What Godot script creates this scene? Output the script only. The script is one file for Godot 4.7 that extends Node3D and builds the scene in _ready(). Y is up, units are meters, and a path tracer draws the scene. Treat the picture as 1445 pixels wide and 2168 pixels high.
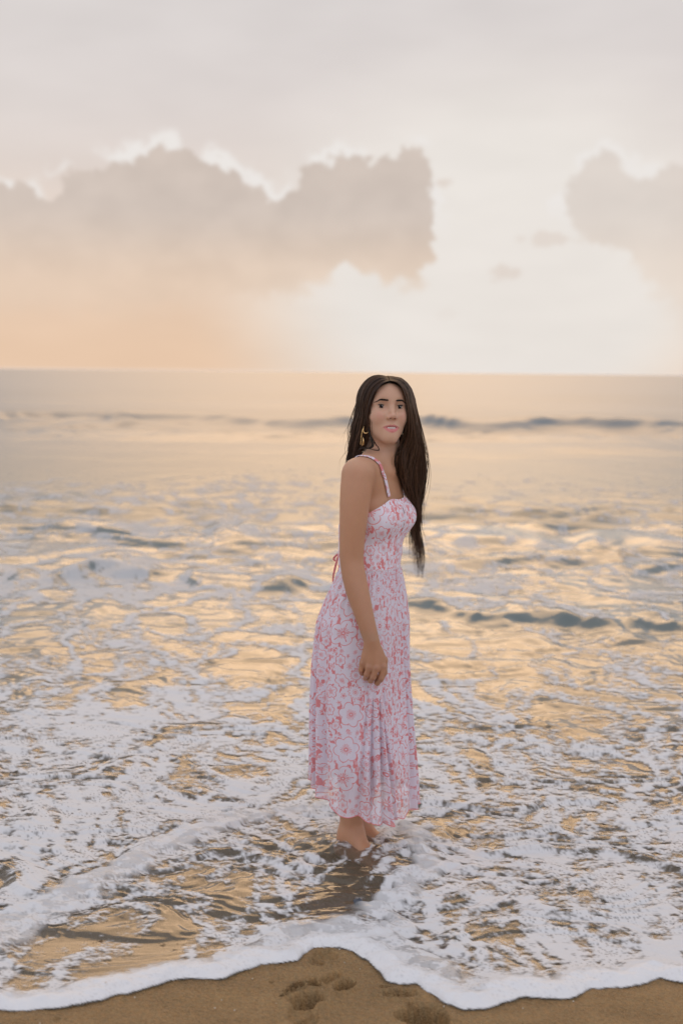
extends Node3D
# A woman in a floral dress standing in the wash of the sea at sunset.
# x to the right, y up, -z out to sea; the still water level is y = 0, the camera stands above the origin.

func _ready():
	var cam := Camera3D.new()
	cam.name = "camera"
	cam.fov = 39.6
	cam.near = 0.05
	cam.far = 9000.0
	cam.position = Vector3(0, 1.61, 0)
	cam.rotation = Vector3(deg_to_rad(-5.63), 0, deg_to_rad(0.57))
	var lens := CameraAttributesPhysical.new()
	lens.frustum_focal_length = 50.0
	lens.frustum_focus_distance = 4.66
	lens.exposure_aperture = 2.8
	lens.frustum_near = 0.05
	lens.frustum_far = 9000.0
	cam.attributes = lens
	cam.fov = 39.6
	add_child(cam)
	cam.current = true

	var env := Environment.new()
	env.background_mode = Environment.BG_SKY
	env.sky = Sky.new()
	env.sky.sky_material = sky_material()
	env.tonemap_mode = Environment.TONE_MAPPER_LINEAR
	env.tonemap_exposure = 1.0
	env.sdfgi_enabled = true
	env.ssao_enabled = true
	env.ssil_enabled = true
	var we := WorldEnvironment.new()
	we.name = "environment"
	we.environment = env
	add_child(we)

	# the sun: low, behind thin cloud, a wide warm glow over the sea
	var sun := DirectionalLight3D.new()
	sun.name = "sun"
	sun.light_color = Color(1.0, 0.58, 0.23).linear_to_srgb()
	sun.light_energy = 0.2
	sun.light_angular_distance = 34.0
	sun.shadow_enabled = true
	sun.sky_mode = DirectionalLight3D.SKY_MODE_LIGHT_ONLY
	sun.rotation = Vector3(deg_to_rad(-25.0), deg_to_rad(180.0 - 1.0), 0)
	add_child(sun)

	make_noises()
	build_sand()
	build_sea()
	build_pebbles()
	build_person()

# ---------------------------------------------------------------- small helpers
func tag(o: Node, label := "", category := "", group := "", kind := "") -> Node:
	if label: o.set_meta("label", label)
	if category: o.set_meta("category", category)
	if group: o.set_meta("group", group)
	if kind: o.set_meta("kind", kind)
	return o

func put(called: String, m: Mesh, mat: Material, parent: Node = self) -> MeshInstance3D:
	var o := MeshInstance3D.new()
	o.name = called
	o.mesh = m
	o.material_override = null
	for i in m.get_surface_count():
		o.set_surface_override_material(i, mat)
	parent.add_child(o, true)
	return o

func arrays_mesh(v: PackedVector3Array, n: PackedVector3Array, idx: PackedInt32Array, col := PackedColorArray(), uv := PackedVector2Array()) -> ArrayMesh:
	var a := []
	a.resize(Mesh.ARRAY_MAX)
	a[Mesh.ARRAY_VERTEX] = v
	a[Mesh.ARRAY_NORMAL] = n
	a[Mesh.ARRAY_INDEX] = idx
	if col.size(): a[Mesh.ARRAY_COLOR] = col
	if uv.size(): a[Mesh.ARRAY_TEX_UV] = uv
	var m := ArrayMesh.new()
	m.add_surface_from_arrays(Mesh.PRIMITIVE_TRIANGLES, a)
	return m

func lin(r: float, g: float, b: float) -> Color:
	return Color(r, g, b).linear_to_srgb()

var nz := FastNoiseLite.new()      # plain simplex, one octave
var nf := FastNoiseLite.new()      # three octaves
var nc := FastNoiseLite.new()      # cell walls
var nd := FastNoiseLite.new()      # cell distance (bubbles)

func make_noises():
	for n in [nz, nf, nc, nd]:
		n.frequency = 1.0
		n.seed = 7
		n.fractal_type = FastNoiseLite.FRACTAL_NONE
		n.noise_type = FastNoiseLite.TYPE_SIMPLEX
	nf.fractal_type = FastNoiseLite.FRACTAL_FBM
	nf.fractal_octaves = 3
	nc.noise_type = FastNoiseLite.TYPE_CELLULAR
	nc.cellular_return_type = FastNoiseLite.RETURN_DISTANCE2_SUB
	nc.cellular_jitter = 0.95
	nd.noise_type = FastNoiseLite.TYPE_CELLULAR
	nd.cellular_return_type = FastNoiseLite.RETURN_DISTANCE

func noise_texture(freq: float, size: int, octaves: int, normal: bool, strength := 4.0, kind := FastNoiseLite.TYPE_SIMPLEX) -> NoiseTexture2D:
	var n := FastNoiseLite.new()
	n.noise_type = kind
	n.frequency = freq
	n.fractal_octaves = octaves
	n.seed = 11
	var t := NoiseTexture2D.new()
	t.width = size
	t.height = size
	t.seamless = true
	t.noise = n
	t.as_normal_map = normal
	t.bump_strength = strength
	return t

# ---------------------------------------------------------------- sky
const SKY_W := 4096
const SKY_H := 2048

# outlines of the cloud banks in degrees (azimuth to the right of the sea's axis, height)
var cloud_a: PackedVector2Array = [Vector2(-25.0865, 4.2751), Vector2(-21.8706, 6.452), Vector2(-17.7423, 6.1437), Vector2(-15.1441, 7.1279), Vector2(-13.3892, 7.1126), Vector2(-12.5026, 7.0228), Vector2(-11.4704, 6.4729), Vector2(-10.8858, 7.3812), Vector2(-9.7975, 7.8256), Vector2(-8.6686, 7.9858), Vector2(-7.422, 8.6084), Vector2(-7.0547, 8.6898), Vector2(-6.4111, 8.5297), Vector2(-5.6731, 8.2453), Vector2(-4.8399, 8.0854), Vector2(-4.282, 7.6126), Vector2(-3.7228, 7.2628), Vector2(-3.1246, 6.8571), Vector2(-2.5068, 6.5583), Vector2(-1.9506, 7.2366), Vector2(-1.6752, 7.9074), Vector2(-0.8368, 8.0977), Vector2(-0.2799, 8.4265), Vector2(0.3741, 8.3431), Vector2(1.216, 8.1702), Vector2(1.7732, 8.3527), Vector2(2.2715, 8.6946), Vector2(2.8863, 8.6607), Vector2(3.173, 8.1784), Vector2(3.557, 7.4602), Vector2(3.4772, 6.6466), Vector2(3.6234, 5.7007), Vector2(3.4583, 4.3609), Vector2(3.051, 4.0451), Vector2(3.0965, 3.5275), Vector2(1.8374, 3.5556), Vector2(0.892, 3.9737), Vector2(0.0422, 4.317), Vector2(-0.5184, 3.9602), Vector2(-0.7967, 3.5312), Vector2(-1.8288, 3.1485), Vector2(-3.519, 2.8677), Vector2(-5.5786, 2.6909), Vector2(-8.3652, 2.3708), Vector2(-11.6558, 2.4056), Vector2(-16.1005, 2.136), Vector2(-22.0093, 1.4807), Vector2(-26.6791, 2.2124)]
var cloud_b: PackedVector2Array = [Vector2(8.5666, 6.5264), Vector2(8.822, 7.2591), Vector2(9.4359, 8.1413), Vector2(9.9705, 8.469), Vector2(10.6986, 8.2456), Vector2(11.1662, 7.6377), Vector2(11.3565, 7.2807), Vector2(11.9674, 7.8001), Vector2(12.8508, 7.9931), Vector2(15.815, 8.2638), Vector2(19.2571, 6.954), Vector2(24.1109, 6.4439), Vector2(27.2387, 4.6857), Vector2(22.7132, 2.7626), Vector2(17.7716, 2.0888), Vector2(13.9582, 1.3626), Vector2(12.481, 2.8154), Vector2(11.1649, 4.6331), Vector2(9.6973, 5.1841), Vector2(8.9527, 5.7308)]

func seg_dist(p: Vector2, poly: PackedVector2Array) -> float:
	# signed distance, negative inside
	var best := 1e9
	var n := poly.size()
	var inside := false
	var j := n - 1
	for i in n:
		var a := poly[j]
		var b := poly[i]
		var ab := b - a
		var ap := p - a
		var q := ap - ab * clampf(ap.dot(ab) / ab.length_squared(), 0.0, 1.0)
		best = minf(best, q.length_squared())
		if (b.y > p.y) != (a.y > p.y) and p.x < (a.x - b.x) * (p.y - b.y) / (a.y - b.y) + b.x:
			inside = not inside
		j = i
	return (-1.0 if inside else 1.0) * sqrt(best)

func sky_color(az: float, el: float, fine: bool) -> Color:
	var up := smoothstep(5.0, 22.0, el)
	var c := Color8(224, 216, 213).lerp(Color8(212, 207, 206), up)
	c = c.lerp(Color8(196, 197, 204), smoothstep(25.0, 70.0, el))
	# the sky behind the camera: pale blue-violet dusk
	var away := smoothstep(35.0, 130.0, absf(az - 5.0))
	c = c.lerp(Color8(222, 224, 235), away * 0.9 * (1.0 - smoothstep(30.0, 75.0, el)))
	var warm := exp(-pow(maxf(el, 0.0) / 6.0, 2.0)) * (1.0 - smoothstep(30.0, 110.0, absf(az - 2.0)) * 0.8)
	c = c.lerp(Color8(232, 199, 170), warm * 0.97)
	# the glow round the hidden sun
	var q := Vector2((az - 6.2) / 10.5, (el - 4.0) / 8.0)
	var g := 1.0 - smoothstep(0.55, 1.25, q.length())
	c = c.lerp(Color8(234, 228, 222), g * 0.97)
	var w := nf.get_noise_2d(az * 0.12, el * 0.35) * 0.012
	c = Color(c.r + w, c.g + w, c.b + w)
	if fine:
		var p := Vector2(az, el)
		var wob := nf.get_noise_2d(az * 0.9, el * 0.9) * 0.42 + nf.get_noise_2d(az * 3.1, el * 3.1) * 0.06
		var veil := 1.0 - smoothstep(0.2, 3.6, absf(el - 5.6) ) * 0.0
		for k in 2:
			var sd: float = seg_dist(p, cloud_a if k == 0 else cloud_b) + wob * 0.75
			if sd < 1.6:
				var lower := smoothstep(5.2, 1.6, el)               # the underside dissolves into the glow
				var soft := lerpf(0.10 if k == 0 else 0.22, 0.7, lower)
				var m := 1.0 - smoothstep(-soft, soft, sd)
				var rim := exp(-pow((sd - 0.18) / 0.30, 2.0)) * smoothstep(5.0, 7.0, el) * smoothstep(-0.25, 0.25, nz.get_noise_2d(az * 0.35 + 9.0, el * 0.35) + 0.28)
				c = c.lerp(Color8(236, 231, 227), clampf(rim * (1.0 - m) * 1.1, 0.0, 1.0))
				var body := Color8(207, 193, 183).lerp(Color8(227, 203, 182), smoothstep(6.6, 3.2, el))
				var thick := nf.get_noise_2d(az * 0.30 + 40.0, el * 0.42) * 0.022
				body = Color(body.r + thick, body.g + thick * 0.95, body.b + thick * 0.9)
				var fade := (0.94 if k == 0 else 0.45) * lerpf(1.0, 0.45, lower) * smoothstep(-1.2, 0.9, -sd + 0.9)
				if k == 0:
					fade *= lerpf(0.82, 1.0, smoothstep(-13.0, -7.0, az))
				c = c.lerp(body, m * fade)
		# small scraps of cloud
		for s in [[Vector2(6.4144, 3.9114), 0.62, 0.40, 0.7], [Vector2(7.9558, 5.2459), 1.0, 0.36, 0.6], [Vector2(3.8371, 7.4066), 0.36, 0.22, 0.7], [Vector2(4.1107, 2.3271), 0.5, 0.25, 0.12]]:
			var d := Vector2((az - s[0].x) / s[1], (el - s[0].y) / s[2]).length() + wob * 1.1
			c = c.lerp(Color8(222, 209, 199), (1.0 - smoothstep(0.5, 1.1, d)) * s[3])
	return c

func sky_material() -> PanoramaSkyMaterial:
	make_noises()
	var cw := 256
	var coarse := Image.create(cw, cw / 2, false, Image.FORMAT_RGBAF)
	for y in cw / 2:
		var el := 90.0 - (y + 0.5) * 360.0 / cw
		for x in cw:
			var az := (x + 0.5) * 360.0 / cw
			var c := sky_color(az - 360.0 if az > 180.0 else az, maxf(el, 0.0), false).srgb_to_linear()
			# land-side sky with extra brightness added, to light the woman from the front
			var open := 1.0 + 0.28 * smoothstep(40.0, 120.0, absf(wrapf(az - 5.0, -180.0, 180.0)))
			c = Color(c.r * open, c.g * open, c.b * open)
			coarse.set_pixel(x, y, c)
	# the part over the sea in full detail
	var per := SKY_W / 360.0
	var half := int(24.0 * per)
	var top := int((90.0 - 26.0) * per)
	var rows := int(26.5 * per)
	var fine := Image.create(half * 2, rows, false, Image.FORMAT_RGBAF)
	for y in rows:
		var el := 90.0 - (top + y + 0.5) / per
		for x in half * 2:
			fine.set_pixel(x, y, sky_color((x - half + 0.5) / per, maxf(el, 0.0), true).srgb_to_linear())
	var im := coarse
	im.resize(SKY_W, SKY_H, Image.INTERPOLATE_CUBIC)
	# cross-fade the detailed window into the rest, so that it has no edge
	for y in rows:
		for x in half * 2:
			var k := minf(1.0, minf(minf(x, half * 2 - 1 - x) / (6.0 * per), y / (3.0 * per)))
			var gx := (x - half + SKY_W) % SKY_W
			im.set_pixel(gx, top + y, im.get_pixel(gx, top + y).lerp(fine.get_pixel(x, y), k))
	var m := PanoramaSkyMaterial.new()
	m.panorama = ImageTexture.create_from_image(im)
	return m

# ---------------------------------------------------------------- sea
# the wet edge of the last wave on the sand (x, distance from the camera)
var edge: PackedVector2Array = [Vector2(-400, 3.2), Vector2(-6, 3.25), Vector2(-2.2, 3.36), Vector2(-1.0674, 3.3833), Vector2(-0.9111, 3.4127), Vector2(-0.8469, 3.4405), Vector2(-0.7742, 3.4342), Vector2(-0.6951, 3.4546), Vector2(-0.6193, 3.4997), Vector2(-0.5473, 3.543), Vector2(-0.4754, 3.6017), Vector2(-0.4359, 3.6347), Vector2(-0.394, 3.6535), Vector2(-0.3426, 3.6428), Vector2(-0.306, 3.6556), Vector2(-0.2467, 3.7114), Vector2(-0.1978, 3.7528), Vector2(-0.1464, 3.7603), Vector2(-0.1081, 3.777), Vector2(-0.0899, 3.8288), Vector2(-0.0644, 3.8688), Vector2(-0.0179, 3.8799), Vector2(0.0354, 3.858), Vector2(0.077, 3.8006), Vector2(0.1117, 3.7199), Vector2(0.1349, 3.6422), Vector2(0.1719, 3.6254), Vector2(0.2096, 3.6292), Vector2(0.2377, 3.5751), Vector2(0.2819, 3.5035), Vector2(0.3273, 3.4693), Vector2(0.382, 3.4759), Vector2(0.4348, 3.518), Vector2(0.4878, 3.5525), Vector2(0.5473, 3.5399), Vector2(0.6034, 3.5468), Vector2(0.6681, 3.6021), Vector2(0.7328, 3.6152), Vector2(0.7991, 3.6342), Vector2(0.865, 3.6771), Vector2(0.9237, 3.6577), Vector2(1.0592, 3.6227), Vector2(1.2546, 3.6862), Vector2(2.4, 3.7), Vector2(6, 3.4), Vector2(400, 3.4)]
# the older foam line left by the wave before, that arcs round the pool behind the edge
var crest: PackedVector2Array = [Vector2(-1.2079, 3.5992), Vector2(-1.0772, 3.7535), Vector2(-0.958, 3.9035), Vector2(-0.8825, 4.1197), Vector2(-0.7875, 4.2985), Vector2(-0.6842, 4.4929), Vector2(-0.5874, 4.7045), Vector2(-0.4763, 4.8839), Vector2(-0.3357, 5.0221), Vector2(-0.1843, 5.0937), Vector2(-0.0284, 5.1329), Vector2(0.1279, 5.0813), Vector2(0.2257, 4.932), Vector2(0.2739, 4.7304)]
var crest_b: PackedVector2Array = [Vector2(0.2739, 4.7304), Vector2(0.2746, 4.4544), Vector2(0.2137, 4.2854), Vector2(0.1222, 4.1463), Vector2(0.1743, 4.0191), Vector2(0.1177, 3.9649), Vector2(-0.0189, 3.9965), Vector2(-0.1002, 3.9594), Vector2(-0.1511, 3.8733)]
var splash: PackedVector2Array = [Vector2(-0.1491, 3.8241), Vector2(-0.0993, 3.9251), Vector2(0.0087, 3.9622), Vector2(0.1152, 3.8633), Vector2(0.1771, 3.7524), Vector2(0.2365, 3.6624)]

func line_dist(p: Vector2, l: PackedVector2Array) -> float:
	var best := 1e9
	for i in l.size() - 1:
		var ab := l[i + 1] - l[i]
		var ap := p - l[i]
		best = minf(best, (ap - ab * clampf(ap.dot(ab) / ab.length_squared(), 0.0, 1.0)).length_squared())
	return sqrt(best)

func edge_at(x: float) -> float:
	var lo := 0
	var hi := edge.size() - 1
	while hi - lo > 1:
		var mid := (lo + hi) / 2
		if edge[mid].x <= x: lo = mid
		else: hi = mid
	var t := clampf((x - edge[lo].x) / (edge[hi].x - edge[lo].x), 0.0, 1.0)
	var s := t * t * (3.0 - 2.0 * t)
	return lerpf(edge[lo].y, edge[hi].y, lerpf(t, s, 0.6)) + nf.get_noise_2d(x * 9.0, 3.0) * 0.006 + nz.get_noise_2d(x * 40.0, 8.0) * 0.002

var edge_fine := PackedVector2Array()

func edge_dist(x: float, d: float) -> float:
	if edge_fine.is_empty():
		for i in 401: edge_fine.append(Vector2(-3.0 + i * 0.015, edge_at(-3.0 + i * 0.015)))
	var k := int((x + 3.0) / 0.015)
	var best := 1e9
	var p := Vector2(x, d)
	for i in range(clampi(k - 16, 0, 399), clampi(k + 17, 1, 400)):
		var ab := edge_fine[i + 1] - edge_fine[i]
		var ap := p - edge_fine[i]
		best = minf(best, (ap - ab * clampf(ap.dot(ab) / ab.length_squared(), 0.0, 1.0)).length_squared())
	return sqrt(best)

func near_bump(p: Vector2, c: Vector2, rx: float, rz: float) -> float:
	return exp(-(pow((p.x - c.x) / rx, 2.0) + pow((p.y - c.y) / rz, 2.0)))

func sea_height(x: float, d: float, step: float) -> float:
	var h := 0.0
	if d < 14.0:
		# thin water running over the sand: short ripples lying along the shore
		var k := 1.0 - smoothstep(9.0, 14.0, d)
		var deep := 0.35 + 0.65 * smoothstep(0.05, 0.5, d - edge_at(x)) if d < 5.5 else 1.0
		var wx := x + nz.get_noise_2d(x * 1.3, d * 1.7) * 0.25
		var wd := d + nz.get_noise_2d(x * 1.7 + 31.0, d * 1.9) * 0.12 + x * 0.12
		var n := nz.get_noise_2d(wx * 1.5, wd * 3.6) * 0.008
		n += nz.get_noise_2d(wx * 3.4 + 5.0, wd * 9.0) * 0.0040
		n += nz.get_noise_2d(wx * 8.0 + 15.0, wd * 21.0) * 0.0024 * (1.0 - smoothstep(0.02, 0.05, step))
		n += nz.get_noise_2d(wx * 19.0, wd * 46.0) * 0.0009 * (1.0 - smoothstep(0.01, 0.025, step))
		# rings round the ankles and the broken wake before them
		var calm := 0.6 + 0.4 * smoothstep(0.1, 0.5, Vector2(x - 0.03, (d - 4.4)).length())
		h += n * k * deep * (1.0 + 0.5 * (1.0 - calm))
		if d > 3.8 and d < 5.6:
			var rr := Vector2(x - 0.05, d - 4.70).length()
			h += sin(rr * 62.0 + nz.get_noise_2d(x * 5.0, d * 5.0) * 3.0) * 0.0035 * exp(-pow((rr - 0.22) / 0.26, 2.0))
			h += near_bump(Vector2(x, d), Vector2(0.09, 4.66), 0.20, 0.17) * 0.034
	if d > 8.0:
		var k := smoothstep(8.0, 14.0, d) * (1.0 - smoothstep(60.0, 200.0, d))
		var glass := 1.0 - 0.80 * smoothstep(16.0, 20.0, d) * (1.0 - smoothstep(31.0, 38.0, d))
		var wd := d + nz.get_noise_2d(x * 0.25, d * 0.25) * 0.8 + x * 0.06
		var n := nz.get_noise_2d(x * 0.42, wd * 1.1) * 0.040 * (1.0 - smoothstep(0.3, 0.7, step))
		n += nz.get_noise_2d(x * 1.1 + 7.0, wd * 2.9) * 0.020 * (1.0 - smoothstep(0.12, 0.3, step))
		n += nz.get_noise_2d(x * 2.7, wd * 6.0) * 0.008 * (1.0 - smoothstep(0.05, 0.12, step))
		h += n * k * glass
		h += nz.get_noise_2d(x * 0.05, d * 0.16) * 0.09 * smoothstep(20.0, 40.0, d) * (1.0 - smoothstep(1.4, 3.5, step))
	# a small wave about to break on the right, an older one on the left
	if d > 6.5 and d < 14.0:
		var c1 := 9.75 - maxf(x, 0.0) * 0.42 + nz.get_noise_2d(x * 1.2, 2.0) * 0.22
		var a1 := smoothstep(0.05, 0.6, x) * (0.056 + 0.018 * nz.get_noise_2d(x * 1.7, 20.0) + 0.010 * nz.get_noise_2d(x * 4.5, d * 2.0 + 40.0))
		var u1 := d - c1
		h += a1 * (exp(-pow(u1 / (0.15 if u1 < 0.0 else 0.6), 2.0)))
		var u5 := d - (9.05 - maxf(x, 0.0) * 0.38 + nz.get_noise_2d(x * 1.1, 33.0) * 0.2)
		h += smoothstep(0.8, 1.5, x) * 0.030 * (0.6 + nz.get_noise_2d(x * 1.6, 90.0)) * exp(-pow(u5 / (0.13 if u5 < 0.0 else 0.4), 2.0))
		var c2 := 10.7 + nz.get_noise_2d(x * 0.9, 12.0) * 0.45 - x * 0.12
		var a2 := (1.0 - smoothstep(-0.6, 0.3, x)) * (0.07 + 0.05 * nz.get_noise_2d(x * 1.4, 30.0))
		var u2 := d - c2
		h += a2 * exp(-pow(u2 / (0.22 if u2 < 0.0 else 0.7), 2.0))
	# the swell that rises out at sea
	if d > 24.0 and d < 60.0:
		var c3 := 43.0 + nz.get_noise_2d(x * 0.16, 5.0) * 1.6 - x * 0.12
		var a3 := 0.225 + 0.075 * nz.get_noise_2d(x * 0.16, 50.0)
		a3 *= lerpf(0.92, 1.0, smoothstep(-7.5, -3.0, x))
		var u3 := d - c3
		h += a3 * exp(-pow(u3 / (0.62 if u3 < 0.0 else 3.2), 2.0))
		var c4 := 29.0 + nz.get_noise_2d(x * 0.3, 15.0) * 1.1
		var u4 := d - c4
		h += smoothstep(-2.0, 3.0, x) * 0.055 * exp(-pow(u4 / (1.1 if u4 < 0.0 else 1.8), 2.0))
	return h

func sand_height(d: float) -> float:
	return (3.62 - d) * 0.028 if d > 3.0 else 0.0174 + (3.0 - d) * 0.035

func water_y(x: float, d: float, step: float) -> float:
	var h := sea_height(x, d, step)
	if d < 5.4:
		var s := d - edge_at(x)
		var low := sand_height(d) + 0.003
		h = lerpf(low, h, smoothstep(0.0, 0.28, s)) if s > 0.0 else low - 0.09 * smoothstep(0.004, 0.06, -s)
		h = maxf(h, low) if s > 0.0 else h
	return h

func column_x(j: int, cols: int, wings: int, hw: float) -> float:
	# even columns over the view, then wider and wider ones to both sides
	var m := cols - 2 * wings
	var u := float(j - wings) / (m - 1) * 2.0 - 1.0
	if absf(u) > 1.0:
		var k := (wings - j) if j < wings else (j - (cols - 1 - wings))
		return signf(u) * hw * (1.0 + 0.004 * k + 0.012 * pow(k, 1.55) if wings > 20 else pow(1.38, k))
	return u * hw

func half_width(d: float) -> float:
	return 0.245 * d * 1.2 + 0.45 + d * 0.00006 * d

func build_sea():
	# one sheet from the sand to the horizon, its rows closer together near by
	var wings := 14
	var cols := 520 + 2 * wings
	var rows := 800
	var near_rows := 560
	var t0 := 1.0 / 3.25
	var tm := 1.0 / 25.0
	var t1 := 1.0 / 7000.0
	var ripples := noise_texture(0.012, 1024, 4, true, 6.0)
	var v := PackedVector3Array()
	var col := PackedColorArray()
	v.resize(cols * rows)
	col.resize(cols * rows)
	for i in rows:
		# rows close together in perspective; twice as close again from 25 m on
		var t := lerpf(t0, tm, float(i) / near_rows) if i < near_rows else lerpf(tm, t1, float(i - near_rows) / (rows - 1 - near_rows))
		var d := 1.0 / t
		var step := d * d * ((t0 - tm) / near_rows if i < near_rows else (tm - t1) / (rows - near_rows))
		var hw := half_width(d) if d < 300.0 else half_width(300.0) * d / 300.0
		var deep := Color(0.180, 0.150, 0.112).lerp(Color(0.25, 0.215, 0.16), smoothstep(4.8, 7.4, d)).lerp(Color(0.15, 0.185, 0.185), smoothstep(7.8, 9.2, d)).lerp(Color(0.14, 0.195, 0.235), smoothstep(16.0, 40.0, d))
		for j in cols:
			var x := column_x(j, cols, wings, hw)
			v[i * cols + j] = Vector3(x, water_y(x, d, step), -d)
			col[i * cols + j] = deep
	# sheets that meet edge to edge: the farther off, the more the unseen ripples blur what is mirrored
	var cut_a := int((t0 - 1.0 / 15.0) / (t0 - tm) * near_rows)
	var cut_b := near_rows + int((tm - 1.0 / 38.0) / (tm - t1) * (rows - 1 - near_rows))
	var cut_0 := int((t0 - 1.0 / 6.6) / (t0 - tm) * near_rows)
	var cuts := [0, cut_0, cut_a, cut_b, rows - 1]
	for part in 4:
		var r0: int = cuts[part]
		var r1: int = cuts[part + 1] + 1
		var m := grid_mesh(v.slice(r0 * cols, r1 * cols), cols, r1 - r0, col.slice(r0 * cols, r1 * cols))
		var mat := StandardMaterial3D.new()
		mat.resource_name = ["shallow_water", "wading_water", "surf_water", "sea_water"][part]
		mat.vertex_color_use_as_albedo = true
		mat.albedo_color = Color(1, 1, 1, [0.50, 0.92, 0.95, 0.97][part])
		mat.transparency = BaseMaterial3D.TRANSPARENCY_ALPHA
		mat.roughness = [0.12, 0.16, 0.28, 0.32][part]
		mat.metallic_specular = [0.42, 0.42, 0.42, 0.36][part]
		mat.normal_enabled = true
		mat.normal_texture = ripples
		mat.normal_scale = [0.20, 0.20, 0.22, 0.26][part]
		mat.uv1_triplanar = true
		mat.uv1_world_triplanar = true
		mat.uv1_scale = Vector3(0.35, 0.35, 0.8)
		tag(put(["shallow_water", "wading_water", "surf_water", "open_sea"][part], m, mat), ["shallow water running up the sand", "knee-deep water behind the woman", "low waves rolling towards the beach", "open sea with a low swell out to the horizon"][part], "sea", "", "structure")
	build_foam()

func grid_mesh(v: PackedVector3Array, cols: int, rows: int, col: PackedColorArray, keep := PackedByteArray()) -> ArrayMesh:
	# rows run away from the camera
	var n := PackedVector3Array()
	n.resize(v.size())
	for i in rows:
		var ia := maxi(i - 1, 0) * cols
		var ib := mini(i + 1, rows - 1) * cols
		for j in cols:
			var k := i * cols + j
			if keep.size() and not keep[k]: continue
			var dx := v[i * cols + mini(j + 1, cols - 1)] - v[i * cols + maxi(j - 1, 0)]
			var dz := v[ib + j] - v[ia + j]
			n[k] = dx.cross(dz).normalized()
	var idx := PackedInt32Array()
	if not keep.size():
		idx.resize((cols - 1) * (rows - 1) * 6)
		var q := 0
		for i in rows - 1:
			for j in cols - 1:
				var a := i * cols + j
				idx[q] = a; idx[q + 1] = a + cols; idx[q + 2] = a + 1
				idx[q + 3] = a + 1; idx[q + 4] = a + cols; idx[q + 5] = a + cols + 1
				q += 6
		return arrays_mesh(v, n, idx, col)
	# only the quads that carry something, with their vertices packed together
	var at := PackedInt32Array()
	at.resize(v.size())
	at.fill(-1)
	var v2 := PackedVector3Array()
	var n2 := PackedVector3Array()
	var c2 := PackedColorArray()
	for i in rows - 1:
		for j in cols - 1:
			var a := i * cols + j
			if not (keep[a] and keep[a + 1] and keep[a + cols] and keep[a + cols + 1]): continue
			if col[a].a + col[a + 1].a + col[a + cols].a + col[a + cols + 1].a < 0.02: continue
			for k in [a, a + cols, a + 1, a + 1, a + cols, a + cols + 1]:
				if at[k] < 0:
					at[k] = v2.size()
					v2.append(v[k]); n2.append(n[k]); c2.append(col[k])
				idx.append(at[k])
	return arrays_mesh(v2, n2, idx, c2)

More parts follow.
